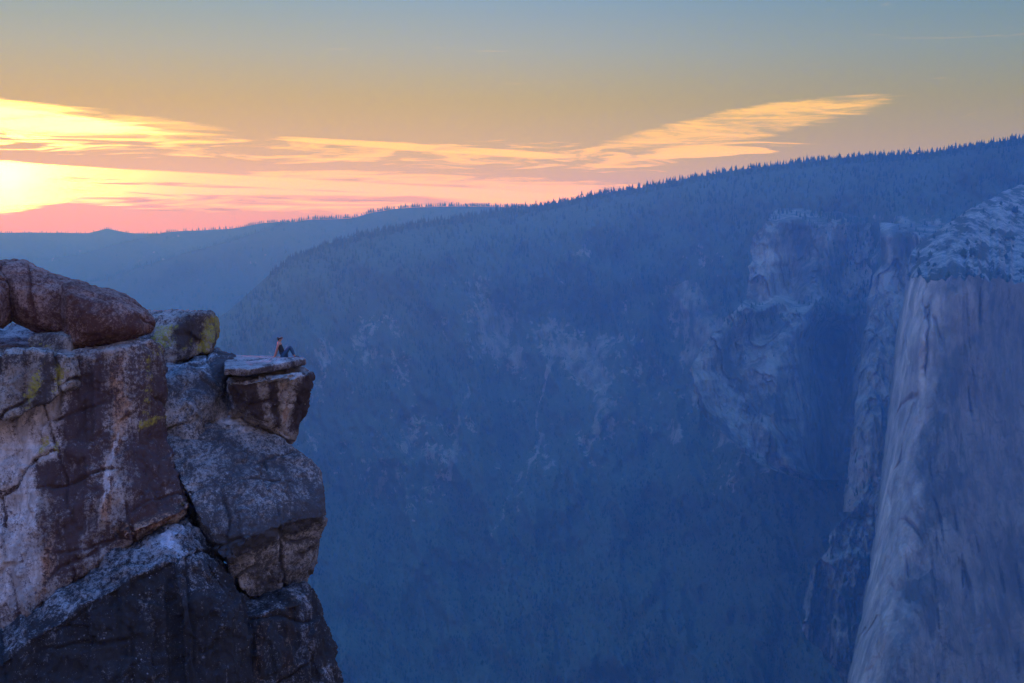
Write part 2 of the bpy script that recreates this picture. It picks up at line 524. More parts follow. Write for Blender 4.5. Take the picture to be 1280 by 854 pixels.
# narrow avalanche gullies running down the lower slope
for (x0, y0, x1, y1, s) in ((690, 440, 650, 640, .6), (585, 480, 560, 600, .6), (760, 470, 735, 560, .6), (650, 590, 600, 720, .6), (700, 300, 700, 440, .2)):
    for_l = np.abs(wx - (x0 + (x1 - x0) * (PY - y0) / (y1 - y0))) / 3.5
    rk = rk + s * np.clip(1 - for_l, 0, 1) * ((PY > y0) & (PY < y1))
rk = np.clip(rk, 0, 1)
full, nb = back_rows(W, 900, 1500)
rkf = np.concatenate([np.zeros((nb, npx)), rk], 0)
o = np_mesh('mountainside', full.reshape(-1, 3), grid_faces(npy_ + nb, npx), M_SLOPE, {'rock': rkf})
tag(o, 'long forested valley wall rising to a tree-lined ridge, gullied and hazy blue', 'mountainside', kind='structure')

# ---- trees on the main slope
def sample_sheet(n, PXg, PYg, Wg, mask, jit=1.0):
    nr, nc = PXg.shape
    i = RNG.uniform(0, nr - 1.001, n); j = RNG.uniform(0, nc - 1.001, n)
    i0 = i.astype(int); j0 = j.astype(int); fi = (i - i0)[:, None]; fj = (j - j0)[:, None]
    p = (Wg[i0, j0] * (1 - fi) * (1 - fj) + Wg[i0 + 1, j0] * fi * (1 - fj) + Wg[i0, j0 + 1] * (1 - fi) * fj + Wg[i0 + 1, j0 + 1] * fi * fj)
    keep = RNG.uniform(0, 1, n) < mask[i0, j0]
    return p[keep], ts_of(PYg, i0, j0)[keep], mask[i0, j0][keep]


def ts_of(PYg, i, j): return i / PYg.shape[0]


den = np.clip(1.15 - 1.9 * rk, 0.10, 1)
den = .8 * den * (0.45 + 0.55 * sstep(-.25, .15, fbm(W / 160.0 + 3, 3)))
pts, tt, mm = sample_sheet(110000, PX, PY, W, den)
jj = RNG.integers(330, npx - 1, 2600)
pts = np.concatenate([pts, W[RNG.integers(0, 4, 2600), jj]]); tt = np.concatenate([tt, np.zeros(2600)]); mm = np.concatenate([mm, RNG.uniform(.2, .9, 2600)])
hs = np.where(tt < .28, RNG.uniform(16, 34, len(pts)), RNG.uniform(9, 22, len(pts))) * (0.6 + 0.4 * mm)
hs = hs * pts[:, 1] / 6600.0
o = forest('forest', pts - np.array([0, 0, 1.5]), hs, RNG.uniform(.85, 1.35, len(pts)) * np.where(tt < .3, 1.0, 1.7), M_FOL)
tag(o, 'dense dark conifer forest covering the far valley wall', 'forest', kind='stuff')

# ---- individual skyline conifers
PROTO = {}


def proto(kind, k):
    if (kind, k) not in PROTO:
        v, t = conifer(kind, 100 + k)
        me = np_mesh('conifer', v, t, M_FOL, {'shade': np.full(len(v), (k * .37) % 1)}, smooth=False)
        PROTO[kind, k] = me.data; bpy.data.objects.remove(me)
    return PROTO[kind, k]


def put_tree(kind, k, loc, h, w, label, group):
    o = bpy.data.objects.new('conifer' if kind != 'round' else 'scrub_pine', proto(kind, k))
    o.location = loc; o.scale = (h * w, h * w, h); o.rotation_euler = (R(random.uniform(-3, 3)), R(random.uniform(-3, 3)), random.uniform(0, 6.28))
    COL.objects.link(o)
    return tag(o, label, 'tree', group)


xs_ = []
x = 430.0
while x < 1290:
    xs_.append(x)
    x += random.choice([2.2, 3.2, 4.2, 5.0, 6.5]) * (1.25 if x < 640 else .95)
random.shuffle(xs_)
for q, x in enumerate(xs_[:188]):
    j = int(np.clip(np.searchsorted(pxs, x), 0, npx - 2)); i = random.choice([0, 0, 1, 2])
    kind = 'spire' if random.random() < .72 else 'broken'
    big = random.random()
    h = (random.uniform(20, 36) if big < .85 else random.uniform(36, 46)) * W[i, j][1] / 7600.0
    put_tree(kind, q % 5, W[i, j] - np.array([0, 0, 2.0]), h, random.uniform(1.0, 1.6),
             'small dark conifer standing on the tree-lined ridge crest against the orange sky', 'conifers along the ridge skyline')

# ---- far ridges
def far_ridge(name, sky, dist, bottom, label, seedoff, tall, ntree, dbot=None, right=None):
    a, b = sky[0][0], sky[-1][0]
    n, m = 90, 520
    xs = np.linspace(a, b, m); s = interp(xs, sky) + 1.5
    s = s + 1.6 * fbm(np.stack([xs / 60, 0 * xs + seedoff, 0 * xs], -1), 4)
    t = np.linspace(0, 1, n)
    PXr = np.broadcast_to(xs, (n, m)).copy(); PYr = s[None] + t[:, None] * (bottom - s)[None]
    Dr = dist + (dbot - dist) * (t[:, None] ** .85) + 0 * PXr
    Wr = P(PXr, PYr, Dr)
    Dr = Dr - sstep(0, .12, t)[:, None] * 380 * (ridged(np.stack([Wr[..., 0] / 900, Wr[..., 1] / 2500, Wr[..., 2] / 1800], -1) + seedoff, 4) - .4)
    Wr = P(PXr, PYr, Dr)
    rkr = 0.12 + .5 * fbm(Wr / 500.0 + seedoff, 4)
    ful, nb_ = back_rows(Wr, 700, 600)
    o = np_mesh(name, ful.reshape(-1, 3), grid_faces(n + nb_, m), M_FAR, {'rock': np.concatenate([np.zeros((nb_, m)), rkr], 0)})
    tag(o, label, 'ridge', kind='structure')
    pt, tq, _ = sample_sheet(ntree, PXr, PYr, Wr, np.full(PXr.shape, .8))
    # denser along the crest
    jj = RNG.integers(0, m - 1, ntree // 6)
    pt = np.concatenate([pt, Wr[0, jj]], 0)
    return pt, RNG.uniform(.5, 1.1, len(pt)) * tall


FR = []
FR.append(far_ridge('ridge', [(-800, 292), (-100, 290), (40, 289), (110, 290), (124, 287), (134, 284.5), (146, 287), (165, 290), (260, 291), (600, 296)], 11000, 590, 'faint low ridge at the left horizon with one small hump under the glow', 3.0, 17, 2500, 9900))
FR.append(far_ridge('ridge', [(-800, 360), (-60, 330), (60, 322), (100, 316), (140, 306), (170, 298), (205, 289), (240, 287), (290, 284.5), (325, 278), (345, 276), (380, 276.5), (420, 283), (560, 300)], 10000, 650, 'purple middle ridge stepping down to the left below the sunset', 11.0, 22, 4500, 8200))
FR.append(far_ridge('ridge', [(-600, 520), (120, 350), (220, 318), (300, 296), (352, 279), (384, 273.5), (410, 273), (440, 271), (465, 264), (490, 260), (520, 257.5), (580, 256.5), (640, 257.5), (760, 262), (900, 280)], 8900, 662, 'long level blue ridge behind the near mountainside, fringed with conifers', 21.0, 28, 8000, 7700))
p_all = np.concatenate([a for a, _ in FR]); h_all = np.concatenate([b for _, b in FR])
o = forest('distant_forest', p_all, h_all, RNG.uniform(1.2, 2.1, len(p_all)), M_FOL)
tag(o, 'distant conifer woods fringing the far ridges', 'forest', kind='stuff')


# ---- granite buttresses standing out of the valley wall, and the great wall at the right
def wall_sheet(name, left, right, y0, y1, dfun, n, m, mat, label, attrs_fun, edge_noise=3.0, disp=60.0, strz=700.0, tuck=900.0, parent=None, lseed=0.0, ytop=None, plate=1.0, jnt=16.0, upow=1.0):
    """left/right: [(py, px)...]; u runs from the left edge to the right edge; both edges turn away from the viewer."""
    ys = np.linspace(y0, y1, n)
    L = np.interp(ys, *zip(*left)); Rr = np.interp(ys, *zip(*right))
    jag = fbm(np.stack([ys / 26, 0 * ys + lseed, 0 * ys], -1), 5) * edge_noise
    jag2 = fbm(np.stack([ys / 26, 0 * ys + lseed + 40, 0 * ys], -1), 5) * edge_noise
    L = L + jag; Rr = Rr + jag2
    u = np.linspace(0, 1, m) ** upow
    PXw = L[:, None] + (Rr - L)[:, None] * u[None]
    PYw = np.broadcast_to(ys[:, None], PXw.shape).copy()
    vv = ((ys - y0) / (y1 - y0))[:, None]
    if ytop is not None: PYw = PYw + (ytop(PXw[0]) - y0)[None, :] * (1 - vv) ** 4
    Dw = dfun(PXw, PYw, np.broadcast_to(u, PXw.shape), np.broadcast_to(((ys - y0) / (y1 - y0))[:, None], PXw.shape))
    Ww = P(PXw, PYw, Dw)
    q = np.stack([Ww[..., 0] / 90, Ww[..., 1] / 220, Ww[..., 2] / strz], -1)
    nz = disp * (ridged(q + lseed, 5) - .4) + .8 * disp * fbm(Ww / 210.0 + lseed, 5)
    nz = nz + disp * plate * facets(Ww / np.array([80.0, 140.0, 420.0]) + lseed) + disp * plate * .5 * facets(Ww / np.array([32.0, 60.0, 150.0]) + lseed)
    gr = np.zeros(Dw.shape)
    for k, (nx, ny, nz_, sp, wd) in enumerate(((.95, .25, .07, 46, 2.4), (.90, -.2, .22, 105, 3.4), (.97, .15, -.12, 71, 2.0))):
        s_ = (Ww @ np.array([nx, ny, nz_])) / sp + .22 * fbm(Ww / np.array([260., 260., 700.]) + 60 + 9 * k + lseed, 2) + .05 * fbm(Ww / 40.0 + 3 * k, 3)
        ix = np.floor(s_); fr = s_ - ix; ed = np.minimum(fr, 1 - fr) * sp
        msk = sstep(.06, .40, fbm(Ww / np.array([120., 120., 260.]) + 100 + 20 * k + lseed, 3))
        hh = _PERM[(ix.astype(np.int64) + 31 * k) & 4095] / 4096.0
        gr = np.maximum(gr, np.exp(-(ed / wd) ** 2) * msk)
        nz = nz + jnt * (hh - .5) * (.3 + .7 * msk)
    nz = nz - jnt * .9 * gr
    fade = sstep(0.0, 0.04, vv) if ytop is not None else 1.0
    Dw = Dw - nz * fade
    Ww = P(PXw, PYw, Dw)
    # tuck both side edges away behind
    e = []
    for side, col in ((0, Ww[:, 0]), (1, Ww[:, -1])):
        cols = []
        for k in (1, 2, 3):
            c = col.copy(); s = 1 if side == 0 else -1
            f = (c[:, 1] + tuck * k / 3) / c[:, 1]
            c = c * f[:, None]
            c[:, 0] += s * 12 * k * k
            cols.append(c[:, None])
        e.append(cols)
    Wf = np.concatenate([e[0][2], e[0][1], e[0][0], Ww, e[1][0], e[1][1], e[1][2]], 1)
    at = attrs_fun(PXw, PYw, Ww)
    at['cleft_and_shade'] = np.clip(at['cleft_and_shade'] + .38 * gr, 0, 1)
    at = {k: np.concatenate([np.repeat(v[:, :1], 3, 1), v, np.repeat(v[:, -1:], 3, 1)], 1) for k, v in at.items()}
    o = np_mesh(name, Wf.reshape(-1, 3), grid_faces(n, m + 6), mat, at, parent=parent)
    if label: tag(o, label, 'cliff', kind='structure')
    return PXw, PYw, Ww


def zero(PXw): return np.zeros(PXw.shape)


# middle buttress: domed upper wall, ledge, then a broad lower wall with a dark recess
def d_mid(px, py, u, v):
    base = slope_D(px, py)
    front = 4620 - 600 * sstep(255, 600, py) - 190 * (1 - u) ** 1.3 - 40 * np.sin(u * 14 + py / 60)
    led = 130 * (1 - sstep(372, 386, py + 5 * np.sin(px / 9.0))) * (1 - .75 * sstep(985, 1015, px))           # upper dome set back above the ledge
    rec = 330 * np.exp(-((px - 1045) / 26) ** 2) * sstep(390, 430, py)
    top = 900 * (1 - sstep(248, 285, py)) ** 2
    return np.minimum(front + led + rec + top, base + 60)


def a_mid(px, py, w):
    j = fbm(w / 120.0, 4)
    veg = .38 * sstep(370, 385, py + 14 * j) * (1 - sstep(395, 425, py + 14 * j)) + .55 * (1 - sstep(262, 300, py + 20 * j)) + .35 * sstep(1000, 1030, px + 20 * j) * (1 - sstep(385, 410, py)) + .1
    veg = veg + .45 * (1 - sstep(0, 26, px - np.interp(py, [470, 515, 545, 585, 600], [855, 870, 900, 955, 995]) + 18 * j)) * sstep(480, 510, py) + .35 * sstep(560, 598, py + 14 * j)
    cleft_and_shade = .6 * np.exp(-((px + 8 * j - 1045) / 24) ** 2) * sstep(395, 425, py)
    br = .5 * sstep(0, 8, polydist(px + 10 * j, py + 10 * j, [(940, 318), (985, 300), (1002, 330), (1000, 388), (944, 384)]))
    return {'veg': veg, 'cleft_and_shade': np.clip(cleft_and_shade, 0, 1), 'bright': br * .6}


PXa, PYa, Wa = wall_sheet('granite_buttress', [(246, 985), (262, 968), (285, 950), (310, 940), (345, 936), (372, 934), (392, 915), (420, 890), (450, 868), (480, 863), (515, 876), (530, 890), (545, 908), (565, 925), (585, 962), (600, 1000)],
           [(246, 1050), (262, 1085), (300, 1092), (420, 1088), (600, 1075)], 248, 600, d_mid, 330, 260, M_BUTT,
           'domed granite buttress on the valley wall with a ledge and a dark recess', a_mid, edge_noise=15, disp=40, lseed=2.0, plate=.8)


# second wall between the recess and the great cliff
def d_b(px, py, u, v):
    base = slope_D(px, py)
    front = 4190 - 430 * sstep(270, 640, py) - 110 * np.sqrt(np.clip(1 - (2 * u - 1) ** 2, 0, 1))
    top = 700 * (1 - sstep(268, 300, py)) ** 2
    return np.minimum(front + top, base + 60)


def a_b(px, py, w):
    j = fbm(w / 120.0, 4)
    return {'veg': .3 + .35 * (1 - sstep(268, 330, py + 15 * j)) * sstep(1112, 1125, px) + .2 * sstep(540, 600, py), 'cleft_and_shade': zero(px), 'bright': .35 * sstep(0, 10, polydist(px + 8 * j, py, [(1098, 274), (1118, 272), (1121, 330), (1106, 335)]))}


PXb, PYb, Wb = wall_sheet('granite_wall', [(266, 1104), (276, 1099), (300, 1100), (330, 1104), (345, 1090), (400, 1082), (450, 1076), (520, 1068), (590, 1060), (640, 1052)],
           [(266, 1190), (640, 1160)], 267, 640, d_b, 280, 120, M_BUTT,
           'narrow grey granite wall with a small tower, left of the great cliff', a_b, edge_noise=6, disp=42, lseed=8.0)


# jagged spur apron low down beside the nose
def d_c(px, py, u, v):
    return 3680 - 230 * v - 160 * u + 0 * px


PXc, PYc, Wc = wall_sheet('rock_spur', [(600, 1085), (640, 1062), (670, 1042), (700, 1022), (730, 1010), (760, 1006), (780, 1004), (796, 1009), (815, 1024), (840, 1046), (880, 1075)],
           [(600, 1130), (880, 1130)], 602, 880, d_c, 170, 120, M_BUTT,
           'jagged broken rock spur at the foot of the great cliff', lambda a, b, w: {'veg': .34 + .3 * fbm(w / 90, 3) + .35 * sstep(770, 850, b), 'cleft_and_shade': zero(a), 'bright': zero(a)}, edge_noise=14, disp=90, strz=260, lseed=14.0, tuck=350)


cp = []
for pxx, pyy, ww, nn_, vv_ in ((PXa, PYa, Wa, 9000, a_mid(PXa, PYa, Wa)['veg']), (PXb, PYb, Wb, 2600, a_b(PXb, PYb, Wb)['veg']), (PXc, PYc, Wc, 2600, .40 + .3 * fbm(Wc / 90, 3))):
    q_, _, _ = sample_sheet(nn_, pxx, pyy, ww, np.clip((vv_ - .34) * 2.2, 0.015, 1) * sstep(-.2, .2, fbm(ww / 70.0, 3)))
    cp.append(q_)
cp = np.concatenate(cp)
o = forest('cliff_forest', cp - np.array([0, 0, 1.5]), RNG.uniform(7, 19, len(cp)), RNG.uniform(.9, 1.5, len(cp)), M_FOL)
tag(o, 'scattered dark conifers clinging to ledges and toes of the middle cliffs', 'forest', kind='stuff')

# the great cliff
RIM = [(1100, 350), (1134, 350), (1160, 346), (1200, 350), (1240, 349), (1280, 354), (1400, 356), (1500, 356)]


def rim_y(x): return interp(x, RIM) + 24 * fbm(np.stack([x / 30, 0 * x, 0 * x], -1), 3) + 10 * fbm(np.stack([x / 7, 0 * x, 0 * x + 5], -1), 3)


EL_L = [(345, 1134), (352, 1133), (380, 1127), (420, 1120), (470, 1115), (520, 1109), (570, 1104), (620, 1099), (680, 1091), (720, 1085), (770, 1076), (820, 1066), (870, 1056), (980, 1030)]
EL_R = [(345, 2300), (980, 2300)]


def d_el(px, py, u, v):
    l = np.interp(py, *zip(*EL_L))
    s = (px - l)
    # rounded prow: the edge turns away, nearest about 70 px in, then the face swings slowly back
    return 3350 - 330 * np.sqrt(np.clip(1 - np.clip(1 - s / 75.0, 0, 1) ** 2, 0, 1)) + 1.15 * np.clip(s - 75, 0, 400) - 330 * sstep(345, 980, py) ** 1.2


def a_el(px, py, w):
    l = np.interp(py, *zip(*EL_L)); s = px - l
    j = fbm(np.stack([w[..., 0] / 60, w[..., 1] / 60, w[..., 2] / 400], -1), 4)
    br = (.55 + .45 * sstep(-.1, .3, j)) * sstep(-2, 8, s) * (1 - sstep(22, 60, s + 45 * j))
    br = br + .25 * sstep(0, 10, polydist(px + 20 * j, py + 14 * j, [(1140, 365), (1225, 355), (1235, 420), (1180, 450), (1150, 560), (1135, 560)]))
    return {'veg': .05 + .6 * (1 - sstep(344, 392, py + 30 * j)), 'cleft_and_shade': .6 * sstep(.15, .4, fbm(np.stack([w[..., 0] / 45, w[..., 1] / 90, w[..., 2] / 900], -1) + 4, 4)) * sstep(1190, 1230, px) + .28 * sstep(1165, 1215, px + 25 * j), 'bright': np.clip(br, 0, 1)}  # right-hand face darker: partly stain, partly its turned-away shade put into colour


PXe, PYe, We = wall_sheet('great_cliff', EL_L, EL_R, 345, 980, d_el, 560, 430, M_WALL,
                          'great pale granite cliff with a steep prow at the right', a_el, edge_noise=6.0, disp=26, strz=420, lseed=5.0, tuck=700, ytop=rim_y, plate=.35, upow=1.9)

# bald dome top of the great cliff
TOP_SK = [(1100, 344), (1134, 344), (1139, 316), (1150, 303), (1170, 290), (1190, 276), (1215, 260), (1240, 247), (1262, 236), (1280, 229), (1360, 205), (1500, 190)]
RIM = [(1100, 350), (1134, 350), (1160, 346), (1200, 350), (1240, 349), (1280, 354), (1400, 356), (1500, 356)]
xs = np.concatenate([np.linspace(1136, 1500, 300), np.linspace(1512, 2300, 60)])
rt = rim_y(xs) + 1.5
st_ = interp(xs, TOP_SK) + 2.5 * fbm(np.stack([xs / 14, 0 * xs + 7, 0 * xs], -1), 3)
t = np.linspace(0, 1, 120)
PXt = np.broadcast_to(xs, (120, 360)).copy(); PYt = st_[None] + t[:, None] * (rt - st_)[None]
d_rim = d_el(xs, rt, 0, 0) + 8
d_top = d_rim + interp(xs, [(1134, 40), (1145, 260), (1200, 520), (1280, 800), (1500, 1000)])
Dt = d_top[None] + (d_rim - d_top)[None] * t[:, None] ** .8
Wt = P(PXt, PYt, Dt)
Dt = Dt - sstep(0, .1, t)[:, None] * (1 - sstep(.93, 1, t))[:, None] * (26 * fbm(Wt / 150.0, 5) + 10 * (ridged(Wt / 90.0, 4) - .4))
Wt = P(PXt, PYt, Dt)
rkt = .58 + 1.1 * fbm(np.stack([Wt[..., 0] / 42, Wt[..., 1] / 90, Wt[..., 2] / 42], -1) + 2, 5)
rkt = rkt - .3 * sstep(.72, .95, t)[:, None] * (fbm(Wt / 40.0, 3) + .5)
ft, nbt = back_rows(Wt, 300, 700, 1.25)
M_DOME = slope_mat('bald_dome_granite', soil=(0.05, 0.052, 0.04), rock=(0.19, 0.21, 0.225), scale=2.6)
o = np_mesh('dome', ft.reshape(-1, 3), grid_faces(120 + nbt, 360), M_DOME, {'rock': np.concatenate([np.ones((nbt, 360)), rkt], 0)})
tag(o, 'bald sloping granite summit dotted with pines above the great cliff', 'summit', kind='structure')
for k in range(26):
    j = random.randint(4, 210); i = random.choice([117, 118, 118, 119])
    put_tree('round' if random.random() < .6 else 'broken', k % 5, Wt[i, j] - np.array([0, 0, 1.0]), random.uniform(8, 17), random.uniform(.8, 1.4),
             'dark pine rooted on the broken rim right above the face of the great cliff', 'pines along the cliff rim')
k = 0
while k < 86:
    i = random.randint(0, 118); j = random.randint(0, 130)
    if PXt[i, j] > 1300: continue
    c = fbm(Wt[i, j] / 70.0 + 2, 3)
    if c > 0.0 and random.random() < .9: continue
    h = random.choice([6, 8, 9, 11, 14, 18]) * random.uniform(.8, 1.2)
    put_tree('round' if random.random() < .7 else 'broken', k % 5, Wt[i, j] - np.array([0, 0, .8]), h, random.uniform(.8, 1.5),
             'dark scrubby pine growing on the bald granite summit above the great cliff', 'pines on the bald summit')
    k += 1

# ================================================================== FOREGROUND ROCKS
def hull_bm(points):
    bm = bmesh.new()
    for p in points: bm.verts.new(Vector([float(c) for c in p]))
    r = bmesh.ops.convex_hull(bm, input=bm.verts)
    junk = [e for e in r.get('geom_interior', []) if isinstance(e, bmesh.types.BMVert)]
    bmesh.ops.delete(bm, geom=[v for v in bm.verts if not v.link_faces], context='VERTS')
    bmesh.ops.recalc_face_normals(bm, faces=bm.faces)
    return bm


def pts3(lst): return [P(*q) for q in lst]


def extr(front, back, sc=1.0):
    """front: [(px,py,d)]; a copy pushed back gives the block its depth"""
    f = np.array(pts3(front)); c = f.mean(0)
    b = c + (f - c) * np.array([sc, 1, sc]) + np.array([0, back, 0])
    return list(f) + list(b)


def puff(outline, d, bf, bb):
    """boulder: outline at distance d, bulging bf metres towards and bb metres away from the viewer"""
    f = np.array(pts3([(x, y, d) for x, y in outline])); c = f.mean(0)
    out = list(f)
    for s, k in ((.88, .5), (.62, .83), (.3, 1.0)):
        q = c + (f - c) * s
        out += list(q + np.array([0, -bf * k, 0])) + list(q + np.array([0, bb * k, 0]))
    return out


def rock(name, hulls, mat, label, cat='rock', voxel=.075, smooth=3, amp=.22, freq=.45, rough=.05, vert=0.0, crack=.14, zones=(), d0=60.0, parent=None, group=None, seed=0.0, facet=0.0, plate=.24):
    bm = bmesh.new()
    for h in hulls:
        b = hull_bm(h); tmp = bpy.data.meshes.new('tmp'); b.to_mesh(tmp); b.free(); bm.from_mesh(tmp); bpy.data.meshes.remove(tmp)
    me = bpy.data.meshes.new(name); bm.to_mesh(me); bm.free()
    o = bpy.data.objects.new(name, me); COL.objects.link(o)
    md = o.modifiers.new('r', 'REMESH'); md.mode = 'VOXEL'; md.voxel_size = voxel; md.adaptivity = 0
    if smooth:
        ms = o.modifiers.new('s', 'SMOOTH'); ms.iterations = smooth; ms.factor = .5
    dg = bpy.context.evaluated_depsgraph_get()
    ev = bpy.data.meshes.new_from_object(o.evaluated_get(dg))
    o.modifiers.clear(); o.data = ev; bpy.data.meshes.remove(me); ev.name = name
    n = len(ev.vertices)
    v = np.empty(n * 3, np.float32); ev.vertices.foreach_get('co', v); v = v.reshape(-1, 3).astype(float)
    nn = np.empty(n * 3, np.float32); ev.vertices.foreach_get('normal', nn); nn = nn.reshape(-1, 3).astype(float)
    q = v + seed * 13.7
    disp = amp * fbm(q * freq, 3)
    # blocky breakage: quantised noise gives flat spalls with small steps
    st = fbm(q * np.array([.9, .9, .6]) + 40, 3) * 3.0
    fr = st - np.floor(st)
    disp = disp + .10 * amp / .22 * (np.floor(st) + sstep(.75, 1.0, fr)) * .9
    disp = disp + plate * facets(q / np.array([1.7, 1.7, 2.3]) + 11) + plate * .4 * facets(q / np.array([.6, .6, .8]) + 31)
    # joint sets: near-parallel fractures with small offsets between the slabs
    groove = np.zeros(n)
    for k, (nx, ny, nz_, sp) in enumerate(((.93, .25, .12, 2.3), (-.25, .35, .90, 2.7), (.55, -.2, -.80, 4.1))):
        s_ = (q @ np.array([nx, ny, nz_])) / sp + .22 * fbm(q * .3 + 60 + 9 * k, 3) + .03 * fbm(q * 1.7 + 5 * k, 3)
        ix = np.floor(s_); fr = s_ - ix
        ed = np.minimum(fr, 1 - fr) * sp
        msk = sstep(-.12, .22, fbm(q * .28 + 100 + 20 * k, 2))
        hh = _PERM[(ix.astype(np.int64) + 31 * k) & 4095] / 4096.0
        groove = np.maximum(groove, np.exp(-(ed / .055) ** 2) * msk)
        disp = disp + crack * 1.6 * (hh - .5) * (.35 + .65 * msk)
    disp = disp - crack * 1.3 * groove
    if vert:
        disp = disp + vert * (ridged(q * np.array([1.05, 1.05, .10]) + 5, 4) - .6) * np.clip(1 - np.abs(nn[:, 2]) * 1.2, 0, 1)
    disp = disp + rough * fbm(q * 3.2, 4) + rough * .5 * (ridged(q * 1.6 + 9, 4) - .5)
    v2 = v + nn * disp[:, None]
    ev.vertices.foreach_set('co', v2.astype(np.float32).ravel()); ev.update()
    ev.polygons.foreach_set('use_smooth', np.ones(len(ev.polygons), bool))
    # stain zones: flat planar mapping along the cliff (x, z metres), edges broken by noise
    at = {k: np.zeros(n) for k in ('dark', 'pale', 'tan', 'lichen')}
    wob = .30 * fbm(v * .9 + 3, 4); wob2 = .30 * fbm(v * .9 + 33, 4)
    at['dark'] += .55 * groove * (1 - .4 * (np.abs(nn[:, 2]) > .7))
    for kind, poly, s, soft in zones:
        pp = np.array([P(x, y, d0) for x, y in poly])
        dd = polydist(v[:, 0] + wob, v[:, 2] + wob2, pp[:, [0, 2]])
        at[kind] = at[kind] + 1.15 * s * sstep(-1.6 * soft, 1.6 * soft, dd)
    at['dark'] = at['dark'] - .10 * sstep(.35, .8, nn[:, 2])      # level tops carry less dark crust and turn slightly paler
    at['pale'] = at['pale'] + .06 * sstep(.55, .9, nn[:, 2])
    for k, a in at.items():
        t_ = ev.attributes.new(k, 'FLOAT', 'POINT'); t_.data.foreach_set('value', a.astype(np.float32))
    ev.materials.clear(); ev.materials.append(mat)
    if parent: o.parent = parent
    else: tag(o, label, cat, group)
    return o


G_WARM = granite_mat('granite_warm', (1.35, 1.10, .96), .52, .6, ((.016, .008, .009), (.07, .042, .045)))
G_GREY = granite_mat('granite_grey', (1.22, 1.12, 1.06), .60, .3, ((.012, .010, .012), (.062, .056, .060)))
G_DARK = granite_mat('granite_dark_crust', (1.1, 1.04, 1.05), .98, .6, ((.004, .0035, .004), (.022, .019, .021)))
G_BOULD = granite_mat('granite_boulder', (1.3, .80, .64), .68, .1, ((.02, .010, .009), (.085, .048, .042)))  # red partly the stone's own brown, partly lens flare put into the tint
G_PROW = granite_mat('granite_prow', (1.22, 1.08, 1.0), .36, .35, ((.014, .008, .009), (.06, .040, .042)))
G_LEDGE = granite_mat('granite_ledge', (1.3, 1.10, .95), .54, .5)

# --- big boulder on the top
A1 = [(-4, 322), (16, 322), (33, 325), (49, 332), (87, 350), (100, 352), (110, 390), (100, 425), (87, 421), (66, 417), (43, 415), (24, 408), (11, 396), (8, 360)]
A2 = [(80, 348), (98, 349), (131, 359), (150, 365), (164, 372), (184, 387), (193, 402), (194, 411), (188, 420), (157, 431), (131, 437), (108, 443), (94, 444), (87, 436), (84, 410), (78, 380)]
rock('boulder', [puff(A1, 60.5, 1.7, 2.4), puff(A2, 60.0, 2.1, 2.6)], G_BOULD, 'large brown rounded boulder lying across the top of the cliff', 'boulder', amp=.15, smooth=8, seed=1,
     zones=[('tan', [(20, 330), (70, 345), (60, 400), (20, 400)], .15, .5), ('dark', [(90, 355), (195, 385), (195, 425), (100, 440)], .12, .5)], crack=.09, plate=.06)
rock('boulder', [puff([(-120, 350), (-60, 330), (-6, 337), (5, 345), (13, 362), (12, 386), (6, 404), (-2, 409), (-60, 420), (-120, 415)], 59.0, 1.6, 2.5)], G_BOULD,
     'second boulder cut off by the left edge, in front of the large boulder', 'boulder', amp=.15, smooth=8, seed=2, plate=.06)
rock('wedged_stone', [extr([(34, 425, 58.4), (39, 419, 58.5), (64, 416.5, 58.4), (84, 420, 58.3), (89.5, 427, 58.4), (89, 445, 58.2), (66, 445, 58.0), (36, 440, 58.2)], 1.2)], G_LEDGE,
     'small squarish stone wedged under the large boulder', 'stone', voxel=.05, plate=.05, amp=.07, crack=.04, seed=3, zones=[('lichen', [(40, 420), (86, 422), (86, 442), (40, 440)], .32, .4), ('dark', [(30, 410), (95, 410), (95, 450), (30, 450)], .15, .4)])
rock('rock_shelf', [pts3([(-140, 446, 58.6), (92, 448, 58.8), (140, 441, 60), (150, 418, 64.5), (-140, 408, 65.5), (60, 408, 65.5), (-140, 600, 59), (110, 600, 59), (-140, 600, 66), (140, 600, 66)])], G_GREY,
     'pale flat rock shelf behind and beneath the left boulders', 'rock', amp=.12, seed=4, voxel=.1)

# --- left pillar
F_up = pts3([(80, 449, 57.9), (108, 445, 58.0), (131, 438, 58.4), (160, 432, 58.6), (188, 427, 58.8), (197, 433, 59.6), (201, 450, 59.9), (202, 520, 59.8), (205, 548, 59.4), (170, 560, 57.7), (150, 440, 58.0), (120, 560, 57.3), (80, 600, 57.2), (-140, 470, 57.3), (-140, 620, 57.0), (60, 620, 57.0),
             (190, 428, 66), (202, 450, 66), (203, 540, 66), (-140, 440, 66), (-140, 620, 66)])
F_lo = pts3([(204, 535, 59.6), (212, 552, 59.6), (222, 580, 59.3), (233, 604, 58.9), (239, 618, 58.6), (241, 632, 58.3), (236, 644, 57.9), (195, 659, 56.6), (176, 664, 56.3), (147, 680, 56.0), (121, 702, 55.8), (92, 727, 55.6), (62, 746, 55.4), (20, 780, 55.1), (-140, 880, 54.6), (-140, 560, 57.0), (90, 560, 57.0), (160, 545, 57.6),
             (130, 640, 56.1), (241, 620, 66), (204, 535, 66), (-140, 560, 66), (-140, 900, 66), (90, 760, 66)])
Ft = pts3([(150, 672, 55.7), (176, 660, 55.9), (200, 652, 56.3), (236, 636, 57.4), (240, 626, 57.8), (225, 628, 58.2), (190, 640, 57), (160, 655, 56.6), (236, 645, 60), (150, 680, 60)])
